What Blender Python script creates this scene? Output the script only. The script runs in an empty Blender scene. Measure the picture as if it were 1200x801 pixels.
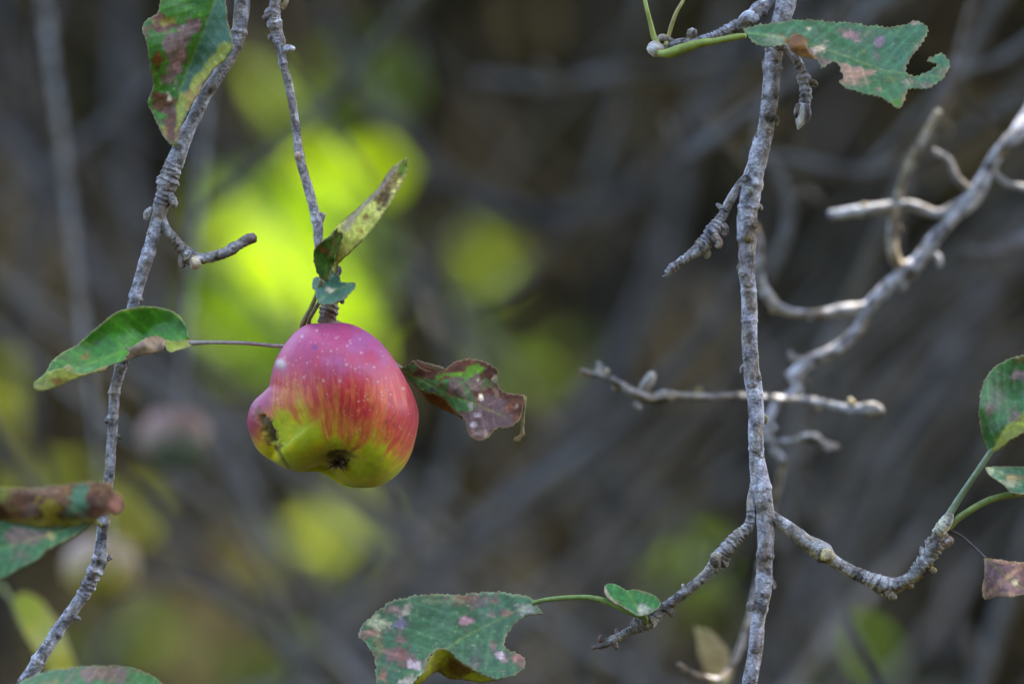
import bpy, math, random
import numpy as np
from mathutils import Vector, geometry

rnd = random.Random(7)
R = math.radians
scene = bpy.context.scene
COL = scene.collection

# ------------------------------------------------------------------ camera
DF = 3.0            # focus distance in metres
FW = 0.42           # frame width at the focus distance
CZ = 1.60           # camera height
cam_d = bpy.data.cameras.new("camera")
cam = bpy.data.objects.new("camera", cam_d)
COL.objects.link(cam)
cam.location = (0, -DF, CZ)
cam.rotation_euler = (R(90), 0, 0)
cam_d.sensor_width = 36
cam_d.lens = 36 * DF / FW
cam_d.clip_start = 0.05
cam_d.clip_end = 500
cam_d.dof.use_dof = True
cam_d.dof.focus_distance = DF - 0.002
cam_d.dof.aperture_fstop = cam_d.lens / 50.0
scene.camera = cam

# ------------------------------------------------------------------ light
SUN = Vector((0.42, 0.30, 0.857)).normalized()      # direction towards the sun
world = bpy.data.worlds.new("World")
scene.world = world
world.use_nodes = True
nt = world.node_tree
nt.nodes.clear()
sky = nt.nodes.new('ShaderNodeTexSky')
sky.sky_type = 'NISHITA'
sky.sun_disc = False
sky.sun_elevation = math.asin(SUN.z)
sky.sun_rotation = math.atan2(SUN.x, SUN.y)
sky.dust_density = 4.0
sky.ozone_density = 1.0
bg = nt.nodes.new('ShaderNodeBackground')
bg.inputs['Strength'].default_value = 0.15
wo = nt.nodes.new('ShaderNodeOutputWorld')
nt.links.new(sky.outputs[0], bg.inputs[0])
nt.links.new(bg.outputs[0], wo.inputs[0])
sun_d = bpy.data.lights.new("sun", 'SUN')
sun_d.energy = 4.5
sun_d.angle = R(0.5)
sun_d.color = (1.0, 0.94, 0.84)
sun = bpy.data.objects.new("sun", sun_d)
COL.objects.link(sun)
sun.rotation_euler = SUN.to_track_quat('Z', 'Y').to_euler()
sun.location = (3, 4, 8)
vs = scene.view_settings
vs.view_transform = 'Standard'
vs.look = 'None'
vs.exposure = 2.5
vs.gamma = 1.0
vs.use_curve_mapping = False

# ------------------------------------------------------------------ helpers
def P(px, py, d=0.0):
    """photograph pixel (1200 wide) at depth d metres behind the focus plane"""
    k = FW / 1200 * (DF + d) / DF
    return ((px - 600) * k, d, CZ + (400.5 - py) * k)
PX = FW / 1200      # one pixel at the focus plane in metres

def hashf(a, b, c):
    n = (a * 374761393 + b * 668265263 + c * 2147483647 + 1013904223) & 0xffffffff
    n = ((n ^ (n >> 13)) * 1274126177) & 0xffffffff
    n = ((n ^ (n >> 16)) * 2246822519) & 0xffffffff
    return ((n ^ (n >> 15)) & 0xffffff) / float(0xffffff)

def vnoise(x, y, z=0.0):
    x, y, z = np.broadcast_arrays(np.asarray(x, float), np.asarray(y, float), np.asarray(z, float))
    xi, yi, zi = np.floor(x).astype(np.int64), np.floor(y).astype(np.int64), np.floor(z).astype(np.int64)
    fx, fy, fz = x - xi, y - yi, z - zi
    fx, fy, fz = [f * f * (3 - 2 * f) for f in (fx, fy, fz)]
    r = 0
    for dx in (0, 1):
        for dy in (0, 1):
            for dz in (0, 1):
                w = (fx if dx else 1 - fx) * (fy if dy else 1 - fy) * (fz if dz else 1 - fz)
                r = r + w * hashf(xi + dx, yi + dy, zi + dz)
    return r

def fbm(x, y, z=0.0, o=4):
    s, a, t = 0, 0.5, 0
    for i in range(o):
        s = s + a * vnoise(np.asarray(x) * 2 ** i + 17 * i, np.asarray(y) * 2 ** i + 5 * i, np.asarray(z) * 2 ** i)
        t += a
        a *= 0.5
    return s / t

def sstep(a, b, x):
    t = np.clip((x - a) / (b - a), 0, 1)
    return t * t * (3 - 2 * t)

def mixc(c, d, f):
    f = np.asarray(f)[..., None]
    return c * (1 - f) + np.asarray(d) * f

def tag(o, label=None, cat=None, group=None, kind=None):
    if label: o['label'] = label
    if cat: o['category'] = cat
    if group: o['group'] = group
    if kind: o['kind'] = kind
    return o

def empty(name, loc, label, cat, group=None):
    o = bpy.data.objects.new(name, None)
    o.empty_display_size = 0.02
    COL.objects.link(o)
    o.location = loc
    return tag(o, label, cat, group)

def mesh_obj(name, V, F, mat, parent=None, col=None, smooth=True):
    me = bpy.data.meshes.new(name)
    V = np.asarray(V, float)
    if parent is not None:
        V = V - np.array(parent_world(parent))
    me.from_pydata(V.tolist(), [], F)
    if col is not None:
        a = me.color_attributes.new('Col', 'FLOAT_COLOR', 'POINT')
        c = np.ones((len(V), 4), np.float32)
        c[:, :3] = np.clip(col, 0, 1)
        a.data.foreach_set('color', c.ravel())
    me.materials.append(mat)
    if smooth:
        me.shade_smooth()
    o = bpy.data.objects.new(name, me)
    COL.objects.link(o)
    if parent is not None:
        o.parent = parent
    return o

def parent_world(p):
    l = Vector(p.location)
    while p.parent is not None:
        p = p.parent
        l = l + p.location
    return l

# ------------------------------------------------------------------ materials
def new_mat(name):
    m = bpy.data.materials.new(name)
    m.use_nodes = True
    m.node_tree.nodes.clear()
    return m, m.node_tree.nodes, m.node_tree.links

def leaf_mat(name, rough=0.42, transl=0.25, bump=0.25, spec=0.5, tint=None, scale=900):
    m, N, L = new_mat(name)
    out = N.new('ShaderNodeOutputMaterial')
    p = N.new('ShaderNodeBsdfPrincipled')
    t = N.new('ShaderNodeBsdfTranslucent')
    mx = N.new('ShaderNodeMixShader')
    at = N.new('ShaderNodeAttribute'); at.attribute_name = 'Col'
    tc = N.new('ShaderNodeTexCoord')
    no = N.new('ShaderNodeTexNoise'); no.inputs['Scale'].default_value = scale * 0.4; no.inputs['Detail'].default_value = 4
    vo = N.new('ShaderNodeTexVoronoi'); vo.inputs['Scale'].default_value = scale; vo.feature = 'DISTANCE_TO_EDGE'
    mr = N.new('ShaderNodeMapRange'); mr.inputs['From Min'].default_value = 0.3; mr.inputs['From Max'].default_value = 0.7
    mr.inputs['To Min'].default_value = 0.78; mr.inputs['To Max'].default_value = 1.2
    mul = N.new('ShaderNodeVectorMath'); mul.operation = 'SCALE'
    L.new(tc.outputs['Object'], no.inputs['Vector']); L.new(tc.outputs['Object'], vo.inputs['Vector'])
    L.new(no.outputs['Fac'], mr.inputs['Value'])
    L.new(at.outputs['Color'], mul.inputs[0]); L.new(mr.outputs[0], mul.inputs['Scale'])
    L.new(mul.outputs[0], p.inputs['Base Color'])
    tm = N.new('ShaderNodeMix'); tm.data_type = 'RGBA'; tm.blend_type = 'MULTIPLY'; tm.inputs[0].default_value = 1
    tm.inputs[7].default_value = (1.5, 1.6, 0.45, 1)
    L.new(mul.outputs[0], tm.inputs[6]); L.new(tm.outputs[2], t.inputs['Color'])
    p.inputs['Roughness'].default_value = rough
    p.inputs['Specular IOR Level'].default_value = spec
    b = N.new('ShaderNodeBump'); b.inputs['Strength'].default_value = bump; b.inputs['Distance'].default_value = 0.0004
    L.new(vo.outputs['Distance'], b.inputs['Height'])
    L.new(b.outputs[0], p.inputs['Normal'])
    mx.inputs[0].default_value = transl
    L.new(p.outputs[0], mx.inputs[1]); L.new(t.outputs[0], mx.inputs[2])
    L.new(mx.outputs[0], out.inputs['Surface'])
    return m

def bark_mat(name, light, dark, brown, scale=1.0, rough=0.75, use_col=True, bump=0.6, spec=.35):
    m, N, L = new_mat(name)
    out = N.new('ShaderNodeOutputMaterial')
    p = N.new('ShaderNodeBsdfPrincipled')
    tc = N.new('ShaderNodeTexCoord')
    n1 = N.new('ShaderNodeTexNoise'); n1.inputs['Scale'].default_value = 160 * scale; n1.inputs['Detail'].default_value = 6; n1.inputs['Roughness'].default_value = 0.65
    n2 = N.new('ShaderNodeTexNoise'); n2.inputs['Scale'].default_value = 55 * scale; n2.inputs['Detail'].default_value = 3
    n3 = N.new('ShaderNodeTexNoise'); n3.inputs['Scale'].default_value = 900 * scale; n3.inputs['Detail'].default_value = 3
    for n in (n1, n2, n3): L.new(tc.outputs['Object'], n.inputs['Vector'])
    r1 = N.new('ShaderNodeValToRGB')
    r1.color_ramp.elements[0].position = 0.36; r1.color_ramp.elements[0].color = (*dark, 1)
    r1.color_ramp.elements[1].position = 0.60; r1.color_ramp.elements[1].color = (*light, 1)
    L.new(n1.outputs['Fac'], r1.inputs[0])
    r2 = N.new('ShaderNodeValToRGB')
    r2.color_ramp.elements[0].position = 0.54; r2.color_ramp.elements[0].color = (0, 0, 0, 1)
    r2.color_ramp.elements[1].position = 0.70; r2.color_ramp.elements[1].color = (0.7, 0.7, 0.7, 1)
    L.new(n2.outputs['Fac'], r2.inputs[0])
    m1 = N.new('ShaderNodeMix'); m1.data_type = 'RGBA'
    L.new(r2.outputs[0], m1.inputs[0]); L.new(r1.outputs[0], m1.inputs[6]); m1.inputs[7].default_value = (*brown, 1)
    r3 = N.new('ShaderNodeMapRange'); r3.inputs['From Min'].default_value = 0.3; r3.inputs['From Max'].default_value = 0.7
    r3.inputs['To Min'].default_value = 0.7; r3.inputs['To Max'].default_value = 1.25
    L.new(n3.outputs['Fac'], r3.inputs['Value'])
    sc = N.new('ShaderNodeVectorMath'); sc.operation = 'SCALE'
    L.new(m1.outputs[2], sc.inputs[0]); L.new(r3.outputs[0], sc.inputs['Scale'])
    last = sc.outputs[0]
    if use_col:
        at = N.new('ShaderNodeAttribute'); at.attribute_name = 'Col'
        mm = N.new('ShaderNodeMix'); mm.data_type = 'RGBA'; mm.blend_type = 'MULTIPLY'; mm.inputs[0].default_value = 1
        dbl = N.new('ShaderNodeVectorMath'); dbl.operation = 'SCALE'; dbl.inputs['Scale'].default_value = 2.0
        L.new(at.outputs['Color'], dbl.inputs[0])
        L.new(last, mm.inputs[6]); L.new(dbl.outputs[0], mm.inputs[7])
        last = mm.outputs[2]
    L.new(last, p.inputs['Base Color'])
    p.inputs['Roughness'].default_value = rough
    p.inputs['Specular IOR Level'].default_value = spec
    b = N.new('ShaderNodeBump'); b.inputs['Strength'].default_value = bump; b.inputs['Distance'].default_value = 0.0009 / scale
    ad = N.new('ShaderNodeMath'); ad.operation = 'ADD'
    L.new(n1.outputs['Fac'], ad.inputs[0]); L.new(n3.outputs['Fac'], ad.inputs[1])
    L.new(ad.outputs[0], b.inputs['Height']); L.new(b.outputs[0], p.inputs['Normal'])
    L.new(p.outputs[0], out.inputs['Surface'])
    return m

M_LEAF = leaf_mat('leaf_waxy', rough=0.45, transl=0.10)
M_LEAFD = leaf_mat('leaf_dry', rough=0.7, transl=0.12, spec=0.25)
M_PET = leaf_mat('petiole_skin', rough=0.5, transl=0.0, bump=0.1)
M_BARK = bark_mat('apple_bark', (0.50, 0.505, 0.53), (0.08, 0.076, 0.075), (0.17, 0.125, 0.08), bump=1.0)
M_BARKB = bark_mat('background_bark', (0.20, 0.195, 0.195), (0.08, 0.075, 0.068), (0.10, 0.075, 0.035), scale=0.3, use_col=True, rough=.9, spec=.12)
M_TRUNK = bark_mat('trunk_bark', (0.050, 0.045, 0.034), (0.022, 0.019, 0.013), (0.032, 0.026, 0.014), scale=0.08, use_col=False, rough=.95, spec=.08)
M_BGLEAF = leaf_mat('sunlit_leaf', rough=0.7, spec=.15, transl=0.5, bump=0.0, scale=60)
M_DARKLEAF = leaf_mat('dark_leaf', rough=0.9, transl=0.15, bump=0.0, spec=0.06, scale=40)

# ------------------------------------------------------------------ tubes
def catmull(pts, step):
    pts = [np.array(p, float) for p in pts]
    pts = [2 * pts[0] - pts[1]] + pts + [2 * pts[-1] - pts[-2]]
    out = []
    for i in range(1, len(pts) - 2):
        p0, p1, p2, p3 = pts[i - 1:i + 3]
        n = max(2, int(np.linalg.norm((p2 - p1)[:3]) / step))
        for k in range(n):
            t = k / n
            out.append(0.5 * ((2 * p1) + (-p0 + p2) * t + (2 * p0 - 5 * p1 + 4 * p2 - p3) * t * t + (-p0 + 3 * p1 - 3 * p2 + p3) * t ** 3))
    out.append(pts[-2])
    return np.array(out)

def tube_geo(path, step, sides, seed=0, noise=0.08, nodes=(), wrinkles=(), scars=0, amp_scale=1.0, blunt=True,
             tint=(0.5, 0.5, 0.5), mossy=0.0, endtint=None, wave=0.0, at=(), wat=()):
    """path: rows x y z radius (metres).  nodes: (s, gain, halfwidth_m) swellings; wrinkles: (s0, s1, spacing_m, gain)"""
    C = catmull(path, step)
    X, rad = C[:, :3], np.maximum(C[:, 3], 1e-5)
    n = len(X)
    T = np.gradient(X, axis=0)
    T /= np.linalg.norm(T, axis=1)[:, None] + 1e-12
    seg = np.r_[0, np.cumsum(np.linalg.norm(np.diff(X, axis=0), axis=1))]
    tot = seg[-1]
    if wave:
        w = np.stack([fbm(seg * 60 + seed, 3.3 + k, seed) - 0.5 for k in range(3)], 1)
        X = X + w * wave * rad[:, None] * 2
    # parallel frame
    ref = np.array([0, -1.0, 0]) if abs(T[0][1]) < 0.9 else np.array([0, 0, 1.0])
    U = np.zeros_like(X)
    u = ref - T[0] * ref.dot(T[0]); u /= np.linalg.norm(u)
    for i in range(n):
        u = u - T[i] * u.dot(T[i]); u /= np.linalg.norm(u); U[i] = u
    W = np.cross(T, U)
    th = np.linspace(0, 2 * np.pi, sides, endpoint=False)
    ct, st = np.cos(th), np.sin(th)
    S = seg[:, None] + 0 * th[None, :]
    A = th[None, :] + 0 * S
    fac = 1 + noise * 2 * (fbm(ct[None, :] * 1.3 + 11 * seed, st[None, :] * 1.3, S * 220 + seed, 3) - 0.5)
    fac += noise * 1.6 * (fbm(seg * 90, seed + 0.5, 1.0, 3)[:, None] - 0.5)
    def near(q):
        return seg[np.argmin(np.hypot(X[:, 0] - q[0], X[:, 2] - q[1]))] / tot
    nodes = list(nodes) + [(near(q), g, hw) for (q, g, hw) in at]
    wrinkles = list(wrinkles) + [(near(q0), near(q1), sp, g) for (q0, q1, sp, g) in wat]
    colr = np.ones((n, sides, 3)) * np.array(tint)
    dark = np.zeros((n, sides))
    for (s, g, hw) in nodes:
        d = (seg - s * tot) / hw
        fac += (g * np.exp(-d * d))[:, None] * (0.75 + 0.5 * vnoise(ct * 1.5 + s * 50, st * 1.5, seed)[None, :])
        ring = np.exp(-((seg - s * tot - hw * 0.75) / (hw * 0.22)) ** 2)[:, None] * (0.6 + 0.4 * np.sign(np.sin(A + s * 40)))
        dark = np.maximum(dark, 0.55 * ring * (vnoise(ct * 2 + s * 90, st * 2, seed + 4) > .45)[None, :])
    for (s0, s1, sp, g) in wrinkles:
        m = sstep(s0 * tot - sp, s0 * tot + sp, seg) * (1 - sstep(s1 * tot - sp, s1 * tot + sp, seg))
        ph = (seg[:, None] + sp * 2.2 * (fbm(seg / sp * .35 + seed, 7.7, 0, 2)[:, None] - .5) + 0.5 * sp * 2 * (fbm(ct[None, :] + seed, st[None, :], S * 300, 2) - 0.5) + 0.15 * sp * np.sin(A + seed)) / sp
        saw = (ph % 1.0)
        prof = saw ** 1.5 - 0.4
        irr = 0.5 + fbm(np.floor(ph) * 3.1, 0.7, ct[None, :] * 0.8, 2)
        fac += m[:, None] * g * prof * irr
        dark = np.maximum(dark, m[:, None] * 0.8 * sstep(0.8, 0.98, saw) * (irr > 0.75))
    rs = np.random.RandomState(seed + 5)
    for _ in range(scars):     # lenticels and leaf scars: small raised ovals with a dark rim
        s0, a0 = rs.rand() * tot, rs.rand() * 2 * np.pi
        rm = float(np.interp(s0, seg, rad))
        big = rs.rand() < 0.3
        la, ls = (rm * (0.55 if big else 0.22)), (rm * (0.28 if big else 0.16))
        da = (A - a0 + np.pi) % (2 * np.pi) - np.pi
        q = np.sqrt((da * rad[:, None] / la) ** 2 + ((S - s0) / ls) ** 2)
        fac += (0.16 if big else 0.09) * np.exp(-q ** 2 * 1.2) - (0.10 if big else 0) * np.exp(-((q - 0.1) / 0.35) ** 2)
        if big:
            dark = np.maximum(dark, 0.85 * np.exp(-((q - 0.9) / 0.4) ** 2))
            colr = mixc(colr, (0.5, 0.36, 0.16), 0.8 * np.exp(-q ** 2 * 2))
        else:
            colr = mixc(colr, (0.66, 0.62, 0.55), 0.7 * np.exp(-q ** 2))
    # thin crustose lichen and rusty blotches
    li = fbm(ct[None, :] * 2.2 + seed * 3, st[None, :] * 2.2, S * 260, 4)
    colr = mixc(colr, (0.82, 0.84, 0.86), 0.75 * sstep(0.56, 0.66, li))
    ru = fbm(ct[None, :] * 1.3 + 40 + seed, st[None, :] * 1.3, S * 130, 3)
    colr = mixc(colr, (0.42, 0.34, 0.23), 0.75 * sstep(0.53, 0.64, ru))
    if mossy:
        under = np.clip(-(ct[None, :, None] * U[:, None, :] + st[None, :, None] * W[:, None, :])[..., 2], 0, 1)
        ms = fbm(ct[None, :] * 2 + 9, st[None, :] * 2, S * 180, 3)
        colr = mixc(colr, (0.50, 0.40, 0.06), mossy * under * sstep(0.42, 0.55, ms))
    colr = mixc(colr, (0.09, 0.07, 0.05), dark)
    if endtint is not None:
        colr = mixc(colr, endtint, sstep(tot - 4.0 * rad[-1] - 0.004, tot, seg)[:, None] * 0.85 + 0 * A)
    rr = rad[:, None] * np.clip(fac, 0.3, 2.2)
    V = X[:, None, :] + rr[..., None] * (ct[None, :, None] * U[:, None, :] + st[None, :, None] * W[:, None, :])
    V = V.reshape(-1, 3)
    colr = colr.reshape(-1, 3)
    F = []
    for i in range(n - 1):
        a, b = i * sides, (i + 1) * sides
        for j in range(sides):
            k = (j + 1) % sides
            F.append((a + j, a + k, b + k, b + j))
    # caps
    for (ci, base, sgn) in ((0, 0, -1), (n - 1, (n - 1) * sides, 1)):
        V = np.vstack([V, X[ci] + T[ci] * sgn * rad[ci] * (0.45 if blunt else 1.4)])
        colr = np.vstack([colr, colr[base]])
        c = len(V) - 1
        for j in range(sides):
            k = (j + 1) % sides
            F.append((base + k, base + j, c) if sgn < 0 else (base + j, base + k, c))
    return V, F, colr

def pxpath(pts, d0=0.0):
    """(px, py, width_px[, depth_mm]) -> x y z radius rows"""
    out = []
    for p in pts:
        d = d0 + (p[3] / 1000 if len(p) > 3 else 0)
        x, y, z = P(p[0], p[1], d)
        out.append((x, y, z, p[2] * PX * 0.5 * (DF + d) / DF))
    return out

def twig(name, pts, parent, mat=M_BARK, d0=0.0, step=0.00042, sides=26, at=(), wat=(), **kw):
    def q(x, y):
        p = P(x, y, d0); return (p[0], p[2])
    kw['at'] = [(q(a[0], a[1]), a[2], a[3]) for a in at]
    kw['wat'] = [(q(a[0], a[1]), q(a[2], a[3]), a[4], a[5]) for a in wat]
    if name in ('bud', 'knob') and 'tint' in kw: kw['tint'] = tuple(v * .85 for v in kw['tint'])
    V, F, c = tube_geo(pxpath(pts, d0), step, sides, **kw)
    return mesh_obj(name, V, F, mat, parent, c)

class Mesh:                         # collects several shells into one mesh
    def __init__(s): s.V, s.F, s.C = [], [], []
    def add(s, V, F, C):
        b = sum(len(v) for v in s.V)
        s.V.append(np.asarray(V)); s.C.append(np.asarray(C)); s.F += [tuple(i + b for i in f) for f in F]
    def build(s, name, mat, parent=None):
        return mesh_obj(name, np.vstack(s.V), s.F, mat, parent, np.vstack(s.C))

# ------------------------------------------------------------------ leaves
def tps(ctrl):
    c = np.array(ctrl, float)
    X, v = c[:, :2] / 100, c[:, 2]
    n = len(X)
    d = np.linalg.norm(X[:, None] - X[None], axis=2)
    K = np.where(d > 0, d * d * np.log(d + 1e-12), 0) + np.eye(n) * 0.02
    Pm = np.c_[np.ones(n), X]
    A = np.block([[K, Pm], [Pm.T, np.zeros((3, 3))]]) + np.eye(n + 3) * 1e-9
    w = np.linalg.solve(A, np.r_[v, 0, 0, 0])
    def f(px, py):
        Q = np.stack([px, py], 1) / 100
        e = np.linalg.norm(Q[:, None] - X[None], axis=2)
        U = np.where(e > 0, e * e * np.log(e + 1e-12), 0)
        return U @ w[:n] + w[n] + Q @ w[n + 1:]
    return f

def polydist(px, py, poly, closed=True):
    p = np.array(poly, float)
    a = p if closed else p[:-1]
    b = np.roll(p, -1, 0) if closed else p[1:]
    Q = np.stack([px, py], 1)
    ab = b - a
    t = ((Q[:, None] - a[None]) * ab[None]).sum(2) / ((ab ** 2).sum(1)[None] + 1e-9)
    tc = np.clip(t, 0, 1)
    d = np.linalg.norm(Q[:, None] - (a[None] + tc[..., None] * ab[None]), axis=2)
    i = d.argmin(1)
    seg = np.r_[0, np.cumsum(np.linalg.norm(ab, axis=1))][:len(a)]
    s = seg[i] + tc[np.arange(len(Q)), i] * np.linalg.norm(ab, axis=1)[i]
    cr = ab[i, 0] * (Q[:, 1] - a[i, 1]) - ab[i, 1] * (Q[:, 0] - a[i, 0])
    return d[np.arange(len(Q)), i], s, np.sign(cr)

def patch(poly, ctrl, paint, mid=None, grid=2.2, serr=0.9, seed=0, d0=0.0, wavy=1.0, vein=1.0, smooth=True, vein_sp=13, thick=0.30, edge=1.0):
    """one sheet of leaf with real thickness; depth control points in mm, positive away from the camera"""
    pts = catmull([(x, y, 0) for x, y in poly + [poly[0]]], 2.0)[:-1, :2] if smooth else np.array(poly, float)
    cen = pts.mean(0)
    k = np.arange(len(pts))
    saw = (k % 3) / 2.0 - 0.5
    jit = serr * (0.9 * saw + 3.2 * (fbm(k * 0.37, seed + 0.3, 0, 3) - 0.5))
    tang = np.roll(pts, -1, 0) - np.roll(pts, 1, 0)
    nn = np.stack([tang[:, 1], -tang[:, 0]], 1); nn /= np.linalg.norm(nn, axis=1)[:, None] + 1e-9
    pts = pts + nn * jit[:, None]
    x0, y0 = pts.min(0); x1, y1 = pts.max(0)
    gx, gy = np.meshgrid(np.arange(x0, x1, grid), np.arange(y0, y1, grid))
    rs = np.random.RandomState(seed)
    g = np.stack([gx.ravel(), gy.ravel()], 1) + (rs.rand(gx.size, 2) - 0.5) * grid * 0.5
    d, _, _ = polydist(g[:, 0], g[:, 1], pts)
    g = g[d > grid * 0.55]
    allp = [Vector(p) for p in pts] + [Vector(p) for p in g]
    n = len(pts)
    ov, oe, of, *_ = geometry.delaunay_2d_cdt(allp, [], [list(range(n))], 1, 1e-5)
    q = np.array([(v.x, v.y) for v in ov])
    px, py = q[:, 0], q[:, 1]
    dep = tps(ctrl)(px, py)
    dep = dep + wavy * 2.0 * (fbm(px / 28 + seed, py / 28, seed, 3) - 0.5)
    col = paint(px, py)
    de, _, _ = polydist(px, py, pts)
    en = fbm(px / 11 + seed, py / 11, seed + 9, 4)
    col = mixc(col, (0.13, 0.075, 0.03), .8 * edge * (1 - sstep(.5, 1 + 9 * np.clip(en - .5, 0, 1), de)) * sstep(.50, .56, en))
    col = mixc(col, (0.32, 0.33, 0.22), .45 * edge * (1 - sstep(.2, 1.3, de)))
    if mid is not None and vein:
        dm, s, sg = polydist(px, py, mid, closed=False)
        sp = vein_sp
        ph = ((s - dm * 0.75 + sg * 3 + 3 * (fbm(px / 20, py / 20, 5) - 0.5)) / sp) % 1.0
        v = np.exp(-((ph - 0.5) / 0.10) ** 2) * sstep(1.5, 4, dm)
        mv = np.exp(-(dm / 1.4) ** 2)
        dep = dep + vein * (0.22 * v + 0.5 * mv) - vein * 0.25 * np.sin(ph * 2 * np.pi) * 0
        dep = dep - vein * 0.35 * (1 - np.abs(2 * ph - 1)) * sstep(2, 10, dm)
        fv = np.abs(((dm + .5 * s + 4 * (fbm(px / 9, py / 9, 8) - .5)) / 4.2) % 1 - .5)
        col = col * (1 + vein * (0.45 * v + 0.25 * np.exp(-(fv / .12) ** 2) - .08))[:, None] + vein * mv[:, None] * np.array((0.08, 0.10, 0.02))
    D = d0 + dep / 1000
    kk = FW / 1200 * (DF + D) / DF
    V = np.stack([(px - 600) * kk, D, CZ + (400.5 - py) * kk], 1)
    F = [tuple(f) for f in of]
    # consistent orientation towards the camera
    a, b, c = V[F[0][0]], V[F[0][1]], V[F[0][2]]
    if np.cross(b - a, c - a)[1] > 0:
        F = [f[::-1] for f in F]
    # shell: front, back, rim
    nv = len(V)
    N = np.zeros_like(V)
    Fa = np.array([f[:3] for f in F])
    fn = np.cross(V[Fa[:, 1]] - V[Fa[:, 0]], V[Fa[:, 2]] - V[Fa[:, 0]])
    for j in range(3): np.add.at(N, Fa[:, j], fn)
    N /= np.linalg.norm(N, axis=1)[:, None] + 1e-12
    V2 = V - N * thick / 1000
    cnt = {}
    for f in F:
        for i in range(len(f)):
            e = (f[i], f[(i + 1) % len(f)]); cnt[e] = 1
    rim = [(e[1], e[0], e[0] + nv, e[1] + nv) for e in cnt if (e[1], e[0]) not in cnt]
    FF = F + [tuple(i + nv for i in f[::-1]) for f in F] + rim
    back = col * 0.6 + np.array((0.10, 0.13, 0.06)) * 0.6
    return np.vstack([V, V2]), FF, np.vstack([col, back])

def make_leaf(name, parent, patches, mat=M_LEAF, pet=None, pet_col=(0.30, 0.33, 0.10), d0=0.0, label=None, pet_seed=1):
    m = Mesh()
    for pa in patches:
        m.add(*patch(d0=d0, **pa))
    m.C = [np.clip(c * np.array((1.18, 1.03, .74)), 0, 1) for c in m.C]
    o = m.build(name, mat, parent)
    if label: o['label'] = label
    if pet:
        V, F, c = tube_geo(pxpath(pet, d0), 0.0006, 12, seed=pet_seed, noise=0.05)
        c = np.ones_like(c) * np.array(pet_col) * (0.75 + 0.5 * fbm(V[:, 0] * 900, V[:, 2] * 900, 1)[:, None])
        mesh_obj('petiole', V, F, M_PET, o, c)
    return o

def spots(px, py, col, lst):
    """lst of (x, y, rx, ry, colour, edge, strength)"""
    for i, (x, y, rx, ry, c, e, s) in enumerate(lst):
        w = 1 + 1.9 * (fbm(px / 6 + i * 3, py / 6, i, 4) - 0.5)
        q = np.sqrt(((px - x) / rx) ** 2 + ((py - y) / ry) ** 2) * w
        col = mixc(col, (0.05, 0.03, 0.03), .45 * s * np.exp(-((q - 1.1) / .22) ** 2) * (rx > 3.5))
        cc = np.array(c)[None] * (0.75 + .5 * fbm(px / 3 + i, py / 3, 4, 2))[:, None]
        f = (s * (1 - sstep(1 - e, 1 + e, q)))[:, None]
        col = col * (1 - f) + cc * f
    return col

GREEN = (0.035, 0.14, 0.025); TEAL = (0.05, 0.145, 0.085); BROWN = (0.11, 0.04, 0.025); DBROWN = (0.045, 0.02, 0.015)
MAUVE = (0.17, 0.12, 0.15); PINK = (0.34, 0.20, 0.26); PALE = (0.55, 0.56, 0.48); YELL = (0.33, 0.36, 0.03); TAN = (0.36, 0.24, 0.14)

def base(px, py, c1, c2, seed=0, sc=18, lo=0.4, hi=0.6):
    f = fbm(px / sc + seed, py / sc, seed, 4)
    c = mixc(np.ones((len(px), 3)) * np.array(c1), c2, sstep(lo, hi, f))
    g = fbm(px / 3.0 + seed, py / 3.0, seed + 2, 2)
    c = c * (0.8 + 0.4 * g)[:, None]
    return c

def speck(px, py, col, amt=0.3, seed=0, c=PALE):
    f = vnoise(px / 1.7 + seed, py / 1.7, seed)
    return mixc(col, c, amt * 0.6 * sstep(0.88, 0.98, f))

def inpoly(px, py, poly, soft=2.0, warp=3.0, seed=0):
    px = px + warp * 2 * (fbm(px / 9 + seed, py / 9, 2, 3) - 0.5)
    py = py + warp * 2 * (fbm(px / 9 + 31, py / 9 + seed, 7, 3) - 0.5)
    p = np.array(poly, float)
    x0, y0 = p[:, 0], p[:, 1]; x1, y1 = np.roll(x0, -1), np.roll(y0, -1)
    cond = ((y0[None] > py[:, None]) != (y1[None] > py[:, None]))
    xc = (x1 - x0)[None] * (py[:, None] - y0[None]) / ((y1 - y0)[None] + 1e-9) + x0[None]
    ins = (cond & (px[:, None] < xc)).sum(1) % 2
    d, _, _ = polydist(px, py, poly)
    return sstep(-soft, soft, np.where(ins == 1, d, -d))

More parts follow.
